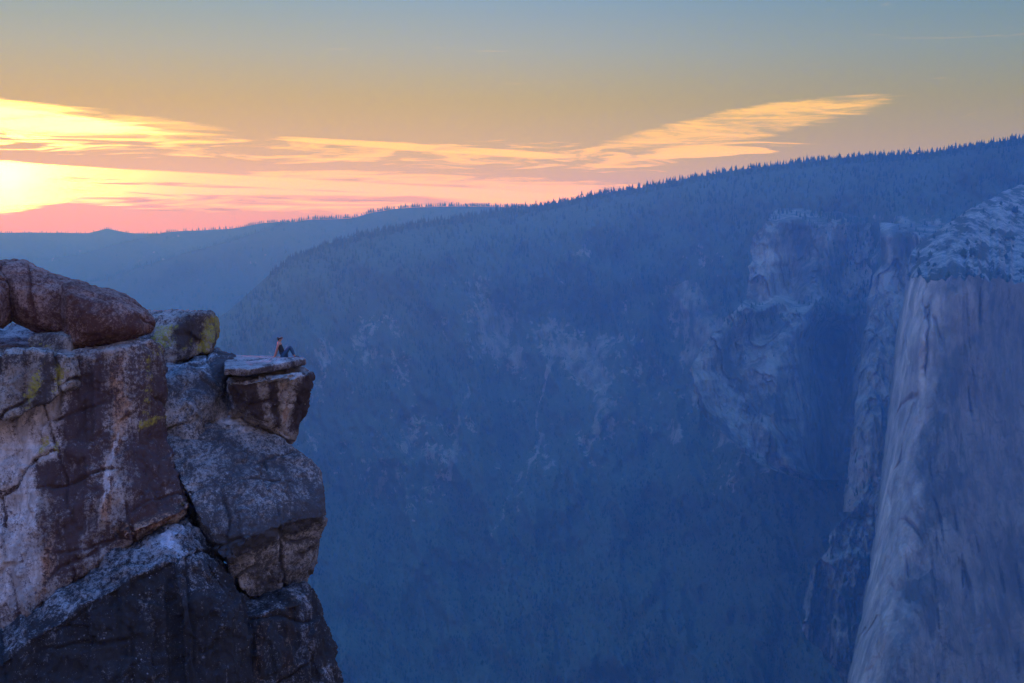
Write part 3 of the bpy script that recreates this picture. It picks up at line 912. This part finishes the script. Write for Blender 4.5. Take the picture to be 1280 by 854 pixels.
pil = rock('rock_pillar', [F_up, F_lo, Ft], G_WARM, 'tall streaked rock pillar at the left with a pale scar and dark and tan bands', 'rock', voxel=.07, smooth=1, amp=.2, vert=.5, seed=5, d0=57.5,
           zones=[('pale', [(-160, 530), (0, 522), (60, 500), (88, 486), (86, 540), (78, 570), (46, 565), (60, 640), (70, 700), (60, 735), (-160, 860)], .75, .35),
                  ('dark', [(92, 450), (135, 450), (130, 520), (125, 640), (110, 690), (90, 700), (80, 610), (84, 500)], .40, .4),
                  ('dark', [(50, 575), (78, 572), (82, 605), (70, 612), (58, 600)], .6, .15),
                  ('tan', [(128, 455), (155, 440), (152, 490), (162, 510), (158, 540), (146, 580), (152, 630), (140, 650), (132, 600), (138, 540)], .50, .3),
                  ('pale', [(140, 450), (152, 445), (150, 490), (144, 520), (138, 500)], .42, .2), ('pale', [(143, 545), (149, 540), (147, 580), (140, 640), (136, 600)], .6, .08),
                  ('dark', [(160, 432), (200, 432), (202, 535), (175, 535), (160, 500)], .35, .3), ('lichen', [(172, 440), (182, 440), (180, 525), (170, 520)], .35, .2), ('tan', [(165, 440), (195, 500), (203, 525), (180, 535)], .30, .3),
                  ('lichen', [(170, 528), (182, 526), (183, 536), (172, 538)], .75, .12), ('dark', [(160, 540), (205, 530), (240, 620), (225, 635), (170, 650), (165, 600)], .45, .3),
                  ('lichen', [(56, 545), (63, 545), (65, 562), (57, 562)], .65, .1), ('lichen', [(70, 552), (77, 550), (77, 560), (71, 560)], .7, .08), ('tan', [(60, 690), (85, 620), (95, 700), (75, 745), (55, 745)], .35, .3),
                  ('tan', [(150, 650), (240, 615), (243, 640), (160, 672)], .42, .15), ('lichen', [(232, 624), (241, 622), (241, 640), (234, 642)], .35, .1),
                  ('dark', [(-20, 735), (35, 742), (20, 775), (-20, 775)], .3, .2)])
rock('cap_layer', [extr([(-140, 452, 56.6), (-2, 444, 56.6), (20, 441, 56.5), (39, 439, 56.5), (56, 443, 56.6), (88, 447, 57.0), (87, 483, 57.0), (75, 490, 56.8), (59, 501, 56.5), (39, 511, 56.4), (0, 525, 56.3), (-140, 560, 56.3)], 2.5)], G_LEDGE, None, parent=pil, amp=.12, vert=.14, seed=6, d0=56.6, voxel=.06,
     zones=[('tan', [(-150, 440), (90, 440), (90, 490), (0, 530), (-150, 570)], .22, .3), ('lichen', [(40, 470), (54, 450), (52, 490), (36, 512), (32, 500)], .5, .2), ('lichen', [(66, 455), (80, 452), (76, 482), (64, 490)], .55, .2), ('lichen', [(-20, 450), (16, 444), (10, 500), (-20, 520)], .22, .4),
            ('dark', [(52, 450), (66, 450), (62, 500), (50, 505)], .5, .2), ('dark', [(0, 445), (60, 440), (60, 452), (0, 456)], .15, .2)])

# --- lichen slab behind the pillar
rock('rock_slab', [pts3([(150, 408, 65.2), (195, 405, 65), (222, 400, 64.6), (248, 393.5, 64.2), (256, 393, 64.4), (264, 394, 65.2), (270, 399, 65.6), (269, 414, 65.4), (266, 428, 65), (262, 438, 64.6), (236, 447, 64.0), (201, 454, 63.5), (150, 460, 63.3),
                         (150, 391, 69.5), (192, 391, 69.5), (239, 390, 69.5), (262, 392, 68.5), (270, 410, 68.5), (262, 445, 68.5), (150, 470, 69)])], G_LEDGE,
     'flat-topped block with yellow lichen on its overhanging face, between boulder and overhang', 'rock', amp=.16, vert=.15, seed=7, d0=64.5, voxel=.07, smooth=1,
     zones=[('lichen', [(196, 412), (225, 408), (222, 425), (206, 450), (192, 452)], .55, .3), ('lichen', [(256, 405), (264, 396), (267, 412), (258, 438), (248, 438)], .6, .2), ('lichen', [(225, 436), (245, 418), (248, 436), (228, 446)], .35, .3),
            ('dark', [(225, 402), (256, 395), (250, 425), (225, 440)], .5, .2), ('dark', [(262, 396), (272, 398), (270, 430), (262, 434)], .4, .15), ('tan', [(195, 408), (260, 400), (258, 440), (195, 452)], .2, .3)])
# --- stepped ledge
rock('rock_ledge', [pts3([(170, 486, 60.5), (201, 482, 61), (224, 477, 61.2), (245, 471, 61.6), (262, 463, 62.2), (280, 456, 63), (289, 451.5, 64), (290, 470, 63.4), (287, 503, 63), (286, 525, 62.6), (170, 520, 60.2), (203, 516, 60.4), (240, 514, 60.6), (268, 500, 61.4), (170, 570, 60.2), (240, 570, 60.6), (288, 570, 62.4),
                          (170, 456, 64), (201, 452, 64.5), (236, 446, 65.5), (264, 440, 66.5), (284, 446, 66.5), (170, 570, 68), (288, 560, 67)])], G_GREY,
     'stepped pale rock ledge with a flat top beside the overhanging rock', 'rock', amp=.18, seed=8, d0=62, voxel=.07, smooth=1,
     zones=[('dark', [(262, 455), (290, 452), (288, 490), (268, 480)], .35, .25), ('dark', [(201, 484), (250, 470), (270, 462), (268, 490), (200, 505)], .22, .3), ('dark', [(201, 453), (264, 440), (285, 447), (240, 462), (201, 462)], .4, .3), ('pale', [(200, 462), (250, 455), (262, 460), (240, 470), (200, 480)], .4, .3), ('lichen', [(283, 470), (290, 470), (288, 485), (282, 485)], .3, .1), ('pale', [(200, 505), (285, 500), (288, 530), (200, 530)], .35, .2)])
# --- overhanging rock with its cap slab
ov = rock('overhanging_rock', [pts3([(286, 479, 60.4), (311, 476.5, 60.3), (330, 475, 60.4), (353, 471, 60.8), (374, 471, 61.6), (388, 466, 62.6), (389.5, 476, 62.8), (387, 492, 63), (381, 511, 63.3), (375, 530, 63.6), (367, 552.5, 64.0), (354, 546, 62.8), (341, 540, 62.2), (332, 530, 61.8), (311, 516, 61.3), (286, 500, 60.9), (286, 540, 63), (311, 540, 63),
                                     (286, 467, 64.6), (340, 459, 65.2), (378, 458.5, 65.0), (389, 463.5, 65.6), (386, 500, 66.5), (366, 555, 66), (286, 560, 67), (286, 460, 68), (378, 458, 67)])], G_PROW,
          'overhanging streaked rock prow whose cap slab carries the seated person', 'rock', voxel=.055, amp=.13, vert=.75, seed=9, d0=61.5, smooth=1,
          zones=[('dark', [(286, 478), (310, 478), (318, 515), (290, 505)], .70, .14), ('dark', [(312, 480), (322, 478), (330, 528), (318, 518)], .75, .08), ('dark', [(342, 476), (352, 474), (345, 538), (338, 538)], .70, .1), ('dark', [(374, 474), (391, 466), (388, 500), (366, 552), (360, 545)], .75, .12), ('pale', [(326, 480), (332, 479), (333, 520), (328, 520)], .3, .1), ('pale', [(368, 474), (373, 474), (364, 520), (358, 520)], .35, .1), ('tan', [(345, 480), (372, 476), (362, 540), (345, 538)], .3, .2)])
CAP = pts3([(280, 460.5, 60.0), (300, 460, 60.0), (311, 462, 59.9), (322, 456, 61.2), (335, 451.5, 62.6), (344, 448.8, 63.4), (358, 448, 63.4), (370, 448, 63.2), (381, 448.5, 63.2), (381.5, 455, 63.2), (372, 456, 63.3), (344, 455, 63.4), (322, 464, 61.2), (311, 470, 60.0), (280, 469, 60.2),
            (282, 444.6, 66), (320, 444.2, 65.8), (344, 445.2, 65.2), (360, 446, 64.5), (378, 446.8, 64.3), (282, 455, 68), (320, 455, 68), (378, 455, 66)])
rock('cap_slab', [CAP], G_PROW, None, parent=ov, voxel=.04, plate=.05, amp=.05, crack=.03, rough=.025, seed=10, d0=63, smooth=1, zones=[('dark', [(285, 461), (315, 461), (345, 450), (383, 449), (383, 459), (340, 460), (310, 474), (285, 472)], .3, .1)])
# --- rounded block
rock('rock_block', [pts3([(200, 512, 61.3), (230, 506, 62), (270, 503, 62.6), (290, 506, 62.7), (305, 516, 62.7), (330, 536, 62.6), (350, 549, 62.4), (368, 560, 62.3), (388, 576, 62.0), (399, 590, 61.6), (403, 610, 61.2), (405, 640, 60.6), (405, 652, 60.4),
                          (205, 560, 59.6), (222, 600, 58.5), (241, 634, 57.7), (252, 664, 57.2), (264, 690, 57.0), (283, 704, 57.0), (296, 690, 56.8), (312, 673, 56.8), (350, 658, 57.9), (380, 650, 59.0), (402, 647, 60.0), (300, 600, 58.6), (360, 600, 59.6),
                          (200, 560, 68), (404, 600, 66), (404, 640, 66), (290, 510, 68), (380, 700, 66), (240, 700, 66)]),
                    pts3([(285, 704, 57.6), (306, 684, 57.6), (350, 664, 58.8), (404, 655, 60.9), (396, 676, 61.2), (390, 690, 61.3), (384, 706, 61.4), (380, 728, 61.5), (345, 742, 60.2), (312, 750, 59.0), (295, 728, 58.3), (285, 720, 58),
                          (290, 760, 66), (380, 740, 66), (400, 660, 66)])], G_GREY,
     'massive rounded grey block with sloping top and undercut brow, below the overhang', 'rock', voxel=.075, amp=.18, seed=11, d0=59.5, smooth=1, rough=.07, facet=1,
     zones=[('pale', [(220, 510), (290, 505), (330, 535), (365, 556), (355, 562), (315, 545), (280, 548), (245, 525)], .45, .3), ('dark', [(205, 515), (250, 530), (300, 555), (365, 565), (398, 592), (404, 650), (310, 672), (262, 690), (238, 634), (212, 570)], .22, .4), ('dark', [(285, 704), (262, 690), (270, 668), (330, 655), (400, 620), (405, 650), (312, 680)], .28, .3), ('pale', [(300, 580), (330, 590), (350, 615), (330, 620)], .18, .3), ('dark', [(310, 690), (400, 655), (380, 728), (312, 750)], .10, .4)])
# --- dark buttress at the bottom left
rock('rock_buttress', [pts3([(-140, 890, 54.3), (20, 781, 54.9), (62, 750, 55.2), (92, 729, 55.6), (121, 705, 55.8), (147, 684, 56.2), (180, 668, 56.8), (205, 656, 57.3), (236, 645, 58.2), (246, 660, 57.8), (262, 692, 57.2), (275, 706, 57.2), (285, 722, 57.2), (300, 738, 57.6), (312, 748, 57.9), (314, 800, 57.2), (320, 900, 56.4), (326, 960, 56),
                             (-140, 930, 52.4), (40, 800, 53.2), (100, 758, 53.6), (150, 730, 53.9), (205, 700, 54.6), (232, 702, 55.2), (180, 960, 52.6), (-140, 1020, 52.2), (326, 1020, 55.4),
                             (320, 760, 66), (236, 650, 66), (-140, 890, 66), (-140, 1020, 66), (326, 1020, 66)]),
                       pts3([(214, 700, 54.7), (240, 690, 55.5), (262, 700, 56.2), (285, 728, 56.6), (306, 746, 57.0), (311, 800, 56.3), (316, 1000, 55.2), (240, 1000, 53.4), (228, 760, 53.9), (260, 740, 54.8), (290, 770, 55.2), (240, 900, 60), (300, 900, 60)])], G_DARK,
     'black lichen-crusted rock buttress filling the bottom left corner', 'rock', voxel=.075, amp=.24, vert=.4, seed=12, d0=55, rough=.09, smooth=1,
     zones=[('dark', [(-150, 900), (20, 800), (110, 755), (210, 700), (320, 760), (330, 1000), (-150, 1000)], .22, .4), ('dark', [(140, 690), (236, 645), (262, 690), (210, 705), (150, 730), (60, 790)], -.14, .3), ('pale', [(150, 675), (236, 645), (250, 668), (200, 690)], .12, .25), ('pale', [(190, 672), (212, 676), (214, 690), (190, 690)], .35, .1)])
# --- column at the bottom right of the cliff
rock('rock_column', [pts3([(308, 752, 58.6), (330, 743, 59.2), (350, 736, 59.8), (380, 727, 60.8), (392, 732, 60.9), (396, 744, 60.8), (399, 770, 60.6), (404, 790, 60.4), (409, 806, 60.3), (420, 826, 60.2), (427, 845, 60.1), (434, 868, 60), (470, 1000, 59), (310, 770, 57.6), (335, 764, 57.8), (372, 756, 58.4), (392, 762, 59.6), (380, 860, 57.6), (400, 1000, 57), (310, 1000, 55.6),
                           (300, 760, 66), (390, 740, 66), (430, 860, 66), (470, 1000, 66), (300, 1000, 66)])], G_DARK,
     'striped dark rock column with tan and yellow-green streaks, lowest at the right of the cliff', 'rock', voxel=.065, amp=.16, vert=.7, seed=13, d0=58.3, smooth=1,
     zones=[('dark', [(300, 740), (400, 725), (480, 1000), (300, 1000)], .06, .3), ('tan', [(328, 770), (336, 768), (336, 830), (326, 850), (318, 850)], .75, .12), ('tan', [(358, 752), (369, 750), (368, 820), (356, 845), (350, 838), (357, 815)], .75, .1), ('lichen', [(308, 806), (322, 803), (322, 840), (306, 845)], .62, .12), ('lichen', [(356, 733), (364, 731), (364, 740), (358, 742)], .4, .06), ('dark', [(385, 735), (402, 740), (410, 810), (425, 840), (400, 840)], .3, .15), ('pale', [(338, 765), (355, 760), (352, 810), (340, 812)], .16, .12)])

# --- the rest of the cliff falling into the valley under the frame
base = hull_bm([(-260, -60, -24), (-10, -60, -24), (-9.5, 58, -28), (-7.5, 66, -28), (-30, 90, -26), (-260, 90, -24), (-420, -300, -1700), (120, -300, -1700), (60, 180, -1700), (-60, 320, -1700), (-420, 300, -1700)])
bmesh.ops.subdivide_edges(base, edges=base.edges, cuts=24, use_grid_fill=True)
bme = bpy.data.meshes.new('cliff'); base.to_mesh(bme); base.free()
cv_ = np.empty(len(bme.vertices) * 3, np.float32); bme.vertices.foreach_get('co', cv_); cv_ = cv_.reshape(-1, 3)
inn = cv_[:, 2] < -40
cv_[inn] += (np.stack([fbm(cv_[inn] / 60.0 + k, 3) for k in (0, 9)] + [np.zeros(inn.sum())], -1) * 14).astype(np.float32)
bme.vertices.foreach_set('co', cv_.ravel()); bme.update(); bme.materials.append(M_WALL)
o = bpy.data.objects.new('cliff', bme); COL.objects.link(o)
tag(o, 'sheer cliff dropping into the valley beneath the foreground rocks', 'cliff', kind='structure')

# ================================================================== THE SEATED PERSON
from mathutils.bvhtree import BVHTree


def ground_z(obj, x, y):
    bv = BVHTree.FromObject(obj, bpy.context.evaluated_depsgraph_get())
    hit = bv.ray_cast(Vector((x, y, 5.0)), Vector((0, 0, -1)))
    return hit[0].z if hit[0] else None


def skin_obj(name, verts, edges, radii, root, mat, parent, sub=2):
    me = bpy.data.meshes.new(name); me.from_pydata([Vector(v) for v in verts], edges, []); me.update()
    o = bpy.data.objects.new(name, me); COL.objects.link(o)
    m = o.modifiers.new('skin', 'SKIN'); m.use_smooth_shade = True
    if not me.skin_vertices:
        bm = bmesh.new(); bm.from_mesh(me); bm.verts.layers.skin.verify(); bm.to_mesh(me); bm.free()
    for i, r_ in enumerate(radii):
        rr = r_ if isinstance(r_, tuple) else (r_, r_)
        me.skin_vertices[0].data[i].radius = rr
        me.skin_vertices[0].data[i].use_root = (i == root)
    s = o.modifiers.new('sub', 'SUBSURF'); s.levels = sub; s.render_levels = sub
    dg = bpy.context.evaluated_depsgraph_get()
    ev = bpy.data.meshes.new_from_object(o.evaluated_get(dg))
    o.modifiers.clear(); o.data = ev; ev.name = name
    ev.polygons.foreach_set('use_smooth', np.ones(len(ev.polygons), bool))
    ev.materials.clear(); ev.materials.append(mat)
    o.parent = parent
    return o


cap = [o for o in ov.children if o.name.startswith('cap_slab')][0]
seat = P(353.8, 445.0, 64.2)
gz_ = ground_z(cap, seat[0], seat[1])
if gz_ is None: gz_ = seat[2]
pr = bpy.data.objects.new('person', None); COL.objects.link(pr)
pr.empty_display_size = .1; pr.scale = (1.13, 1.13, 1.13)
pr.location = (seat[0], seat[1], gz_ - .005)
tag(pr, 'person in black tank top and blue jeans sitting on the cliff edge, leaning back', 'person')
M_SKIN = plain_mat('skin', (.36, .17, .12), .55, .1); M_TOP = plain_mat('black_cotton', (.012, .012, .014), .9, .3, 30)
M_JEAN = plain_mat('blue_denim', (.022, .06, .11), .9, .35, 25); M_HAIR = plain_mat('dark_hair', (.012, .009, .008), .5, .4, 40); M_SHOE = plain_mat('dark_shoe', (.03, .028, .035), .7, .3)
V, Ed, Ra = [], [], []


def av(p, r_, prev=None):
    V.append(p); Ra.append(r_)
    if prev is not None: Ed.append((prev, len(V) - 1))
    return len(V) - 1


pel = av((0, 0, .115), (.14, .115))
wst = av((-.055, 0, .29), (.115, .085), pel)
chs = av((-.115, 0, .46), (.135, .095), wst)
upc = av((-.145, 0, .57), (.12, .075), chs)
nk = av((-.135, 0, .655), .05, upc)
hd0 = av((-.115, 0, .72), .062, nk)
hd1 = av((-.095, 0, .79), (.078, .092), hd0)
hd2 = av((-.10, 0, .86), (.07, .08), hd1)
chin = av((-.045, 0, .735), .035, hd0)
nose = av((.012, 0, .775), .014, hd1)
for sy in (-1, 1):
    k = 0 if sy < 0 else 1
    sh = av((-.15, sy * .165, .575), .052, upc)
    el = av((-.235 - .02 * k, sy * .205, .31), .037, sh)
    wr = av((-.30 - .03 * k, sy * .225, .075), .026, el)
    pm = av((-.345 - .03 * k, sy * .232, .028), (.034, .016), wr)
    for f, (dx, dy, ln) in enumerate(((-.055, -.036, .055), (-.075, -.014, .07), (-.078, .010, .072), (-.066, .032, .055))):
        a = av((-.345 - .03 * k + dx * .55, sy * .232 + dy * .8, .026), .0095, pm)
        b_ = av((-.345 - .03 * k + dx * .55 - ln * .5, sy * .232 + dy * 1.15, .020), .0088, a)
        av((-.345 - .03 * k + dx * .55 - ln, sy * .232 + dy * 1.3, .011), .0078, b_)
    th = av((-.325 - .03 * k, sy * .232 - sy * .040, .022), .011, pm)
    av((-.345 - .03 * k, sy * .232 - sy * .068, .014), .0095, th)
    hp = av((.03, sy * .085, .105), .095, pel)
    kn = av((.305 - .05 * k, sy * (.095 + .02 * k), .465 - .03 * k), .058, hp)
    cf = av((.385 - .055 * k, sy * (.10 + .02 * k), .29), .056, kn)
    an = av((.475 - .06 * k, sy * (.105 + .02 * k), .085), .036, cf)
    ft_ = av((.55 - .06 * k, sy * (.11 + .02 * k), .04), (.036, .03), an)
    av((.66 - .06 * k, sy * (.115 + .02 * k), .028), (.03, .018), ft_)
skin_obj('body', V, Ed, Ra, pel, M_SKIN, pr)
# tank top
skin_obj('tank_top', [(-.005, 0, .10), (-.055, 0, .29), (-.115, 0, .46), (-.14, 0, .55), (-.148, .09, .60), (-.148, -.09, .60)], [(0, 1), (1, 2), (2, 3), (3, 4), (3, 5)], [(.185, .15), (.142, .110), (.150, .110), (.115, .088), .034, .034], 0, M_TOP, pr)
# jeans
jv, je, jr = [(0, 0, .105)], [], [(.15, .122)]
for sy in (-1, 1):
    k = 0 if sy < 0 else 1
    c = [(.04, sy * .088, .108), (.175 - .03 * k, sy * .092, .30), (.305 - .05 * k, sy * (.095 + .02 * k), .468 - .03 * k), (.385 - .055 * k, sy * (.10 + .02 * k), .29), (.465 - .06 * k, sy * (.105 + .02 * k), .11)]
    s0 = len(jv); jv += c; je += [(0, s0)] + [(s0 + i, s0 + i + 1) for i in range(4)]; jr += [.105, .088, .070, .066, .050]
skin_obj('jeans', jv, je, jr, 0, M_JEAN, pr)
for sy in (-1, 1):
    k = 0 if sy < 0 else 1
    skin_obj('shoe', [(.462 - .06 * k, sy * (.105 + .02 * k), .06), (.55 - .06 * k, sy * (.11 + .02 * k), .045), (.685 - .06 * k, sy * (.116 + .02 * k), .035)], [(0, 1), (1, 2)], [.05, (.045, .042), (.042, .030)], 0, M_SHOE, pr)
# hair gathered low at the nape
skin_obj('hair', [(-.115, 0, .865), (-.10, 0, .815), (-.165, 0, .80), (-.175, 0, .73), (-.17, 0, .67)], [(0, 1), (0, 2), (2, 3), (3, 4)], [(.10, .098), (.100, .088), (.085, .07), (.065, .05), (.03, .03)], 0, M_HAIR, pr)
for sy in (-1, 1):
    bm = bmesh.new(); bmesh.ops.create_uvsphere(bm, u_segments=10, v_segments=8, radius=.011)
    me = bpy.data.meshes.new('eye'); bm.to_mesh(me); bm.free(); me.materials.append(M_HAIR)
    e = bpy.data.objects.new('eye', me); COL.objects.link(e); e.parent = pr; e.location = (-.018, sy * .032, .80)


# ================================================================== AIR
def box_mesh(name, lo, hi):
    bm = bmesh.new(); bmesh.ops.create_cube(bm, size=1)
    for v in bm.verts: v.co = Vector([lo[i] + (v.co[i] + .5) * (hi[i] - lo[i]) for i in range(3)])
    me = bpy.data.meshes.new(name); bm.to_mesh(me); bm.free()
    o = bpy.data.objects.new(name, me); COL.objects.link(o); return o


hz = box_mesh('haze', (-9500, -1800, ZG - 60), (9500, 12100, 318))
tag(hz, 'blue evening haze filling the valley', 'haze', kind='stuff')
hm = bpy.data.materials.new('evening_haze'); hm.use_nodes = True
hm.node_tree.nodes.clear()
ht = NT(hm.node_tree)
pv = ht.new('ShaderNodeVolumePrincipled'); ho = ht.new('ShaderNodeOutputMaterial')
HAZE_COL = (0.028, 0.355, 1.0); HAZE_D = 1.0 / 6200.0
pv.inputs['Color'].default_value = (*HAZE_COL, 1); pv.inputs['Density'].default_value = HAZE_D
pv.inputs['Anisotropy'].default_value = 0.5
pv.inputs['Absorption Color'].default_value = (1, 1, 1, 1)
ht.l.new(pv.outputs[0], ho.inputs['Volume'])
hz.data.materials.append(hm)

# ================================================================== SKY, SUN, CAMERA
SUN_AZ, SUN_EL = -19.4, 1.5        # degrees: left edge of the view, just over the horizon
w = bpy.data.worlds.new('World'); SC.world = w; w.use_nodes = True
w.node_tree.nodes.clear()
t = NT(w.node_tree)
wo = t.new('ShaderNodeOutputWorld'); bg = t.new('ShaderNodeBackground')
bg.inputs['Strength'].default_value = 0.1
t.l.new(bg.outputs[0], wo.inputs[0])
skyn = t.new('ShaderNodeTexSky', sky_type='NISHITA', sun_disc=False)
skyn.sun_elevation = R(SUN_EL); skyn.sun_rotation = R(SUN_AZ); skyn.altitude = 2200; skyn.dust_density = 2.0
vec = t.new('ShaderNodeTexCoord').outputs['Generated']
sx = t.new('ShaderNodeSeparateXYZ'); t.put(sx.inputs[0], vec)
E = t.m('MULTIPLY', t.m('ARCSINE', sx.outputs[2]), 57.2958)
A = t.m('MULTIPLY', t.m('ARCTAN2', sx.outputs[0], sx.outputs[1]), 57.2958)
# angular distance to the sun
sd = Vector((math.sin(R(SUN_AZ)) * math.cos(R(SUN_EL)), math.cos(R(SUN_AZ)) * math.cos(R(SUN_EL)), math.sin(R(SUN_EL))))
dp = t.new('ShaderNodeVectorMath', operation='DOT_PRODUCT'); t.put(dp.inputs[0], vec); dp.inputs[1].default_value = sd
sang = t.m('MULTIPLY', t.m('ARCCOSINE', t.m('MINIMUM', dp.outputs['Value'], 0.999999)), 57.2958)
# dusk gradient by elevation
grad = t.ramp(t.m('DIVIDE', t.m('MAXIMUM', E, 0.0), 45.0), [
    (0.0, (0.66, 0.28, 0.0)), (1.0 / 45, (0.68, 0.39, 0.0)), (2.2 / 45, (0.68, 0.46, 0.0)), (3.5 / 45, (0.61, 0.43, 0.0)), (5.0 / 45, (0.53, 0.41, 0.02)),
    (7.0 / 45, (0.39, 0.42, 0.34)), (9.3 / 45, (0.24, 0.38, 0.52)), (16 / 45, (0.16, 0.26, 0.36)), (32 / 45, (0.12, 0.30, 0.55)), (1.0, (0.20, 0.74, 2.6))])
anti = t.ramp(t.m('DIVIDE', t.m('MAXIMUM', E, 0.0), 45.0), [
    (0.0, (0.38, 0.34, 0.42)), (7 / 45, (0.72, 0.60, 0.65)), (20 / 45, (0.58, 0.58, 0.84)), (1.0, (0.20, 0.72, 2.5))])
grad = t.mix(t.m('MULTIPLY', t.mr(sang, 14, 42), t.mr(E, 25, 8)), grad, t.mix(1.0, grad, (0.60, 0.72, 0.66), 'MULTIPLY'))
sky = t.mix(t.mr(sang, 45, 110), grad, anti)
sky = t.mix(0.02, sky, t.mix(1.0, skyn.outputs[0], (0.25, 0.25, 0.25), 'MULTIPLY'))
# clouds: thin streaks, coordinates in degrees of azimuth / elevation
cv = t.new('ShaderNodeCombineXYZ'); t.put(cv.inputs[0], A); t.put(cv.inputs[1], E)
cvec = cv.outputs[0]


def streak(scale_a, scale_e, tilt, seed, detail=6, dist=0.6):
    v = t.mapping(cvec, (scale_a, scale_e, 1), (seed, seed * 1.7, 0), (0, 0, R(tilt)))
    return t.noise(v, 1.0, detail, 0.6, dist)


def band(ac, aw, ec, eh, tilt, soft=.5):
    """elliptical band mask: centre azimuth, half width, centre elevation, half height, tilt (elev per azimuth)"""
    da = t.m('SUBTRACT', A, ac)
    e_ = t.m('SUBTRACT', t.m('SUBTRACT', E, ec), t.m('MULTIPLY', da, tilt))
    r = t.m('ADD', t.m('POWER', t.m('ABSOLUTE', t.m('DIVIDE', da, aw)), 2.0), t.m('POWER', t.m('ABSOLUTE', t.m('DIVIDE', e_, eh)), 2.0))
    return t.mr(r, 1.0, 1.0 - soft)


n1 = streak(.10, 1.3, 0, 3.1); n2 = streak(.22, 2.6, 0, 7.7, 7, 1.0); n3 = streak(.35, 3.0, 0, 12.3, 6, 1.6)
cn = t.m('ADD', t.m('MULTIPLY', n1, .6), t.m('MULTIPLY', n2, .4))


def cloud(mask, lo, hi, nz=None):
    return t.mr(t.m('ADD', nz or cn, t.m('MULTIPLY', t.m('SUBTRACT', mask, 1.0), .5)), lo, hi)


c1 = cloud(band(-23, 18.5, 4.35, 1.0, -.058, .75), .36, .60)          # upper left bright band
c1w = cloud(band(-22.5, 13, 4.25, .62, -.055, .8), .30, .52)           # its white core
c1b = cloud(band(-15, 21, 3.3, 1.0, -.05, .9), .47, .66, n2)           # torn strands between the bands
c2 = cloud(band(-13, 27, 1.95, .30, -.048, .8), .10, .46)              # long thin bright band
c2d = cloud(band(-9, 22, 1.35, .22, -.03, .8), .16, .46, n2)           # thinner strand under it
c2b = cloud(band(-13, 24, 1.35, .95, -.04, .8), .40, .60, n2)          # glow low on the horizon
c2c = cloud(band(-21.5, 7.0, 1.55, 1.45, 0, .7), .30, .46, t.m('ADD', t.m('MULTIPLY', n1, .5), t.m('MULTIPLY', n2, .5)))   # gap where the sun sits
c3 = cloud(band(0, 13, 2.85, .95, -.035, .9), .42, .60, n3)            # centre wisps
c3d = cloud(band(-3, 9, 3.15, .20, -.06, .8), .20, .52, n2)            # fine straight strand
c3b = cloud(band(-1, 15, 1.75, .6, -.05, .9), .36, .56, n2)
c4 = cloud(band(9.0, 8.2, 4.0, 1.0, .17, .8), .33, .62, t.m('ADD', t.m('MULTIPLY', n2, .6), t.m('MULTIPLY', n3, .4)))   # right feathered cloud
c4b = cloud(band(7.2, 7.5, 3.05, .5, .05, .9), .40, .56, n2)
cl = c1
for c_ in (c2, c2d, c3d, c2c, c1b, c2b, t.m('MULTIPLY', c3, .75), t.m('MULTIPLY', c3b, .8), t.m('MULTIPLY', c4, .9), t.m('MULTIPLY', c4b, .9)):
    cl = t.m('MAXIMUM', cl, c_)
glow = t.m('POWER', 2.718, t.m('DIVIDE', sang, -1.7))
glow2 = t.m('POWER', 2.718, t.m('DIVIDE', sang, -16.0))
cc = t.mix(glow2, (1.15, 0.70, 0.0), (1.6, 0.95, 0.0))
cc = t.mix(1.0, cc, t.mix(glow, (0, 0, 0), (13.0, 9.0, 3.0)), 'ADD')
sky = t.mix(t.mr(sang, 26, 0), sky, t.mix(1.0, sky, (1.08, .98, 0.7), 'MULTIPLY'))
sky = t.mix(t.m('MULTIPLY', cl, t.mr(E, .1, .8)), sky, cc)
sky = t.mix(c1w, sky, (3.0, 2.2, .75))
# grey undersides
dkm = t.m('MULTIPLY', cloud(band(-9, 14, .95, .55, .0, .9), .42, .6, streak(.16, 2.2, 0, 21.0)), .6)
sky = t.mix(dkm, sky, (0.46, 0.17, 0.05))
t.put(bg.inputs['Color'], t.mix(1.0, sky, (10, 10, 10), 'MULTIPLY'))
w.cycles.sampling_method = 'MANUAL'; w.cycles.sample_map_resolution = 2048

sun = bpy.data.lights.new('sun', 'SUN'); sun.energy = 5.0; sun.angle = R(.5); sun.color = (1.0, .13, .02)
so = bpy.data.objects.new('sun', sun); COL.objects.link(so)
so.rotation_euler = (-sd).to_track_quat('-Z', 'Y').to_euler(); so.location = (0, 0, 800)

cam = bpy.data.cameras.new('camera'); cam.lens = 50.0; cam.sensor_width = 36.0; cam.clip_end = 60000; cam.clip_start = 0.5
co_ = bpy.data.objects.new('camera', cam); COL.objects.link(co_)
co_.rotation_euler = (R(90) - PITCH, 0, 0)
SC.camera = co_

SC.view_settings.view_transform = 'Standard'; SC.view_settings.look = 'None'
SC.view_settings.exposure = 0.0; SC.view_settings.gamma = 1.0; SC.view_settings.use_curve_mapping = False
SC.render.engine = 'CYCLES'
SC.cycles.use_denoising = True; SC.cycles.use_adaptive_sampling = False
SC.cycles.max_bounces = 4; SC.cycles.diffuse_bounces = 2; SC.cycles.glossy_bounces = 1; SC.cycles.volume_bounces = 0
SC.cycles.sample_clamp_indirect = 4.0
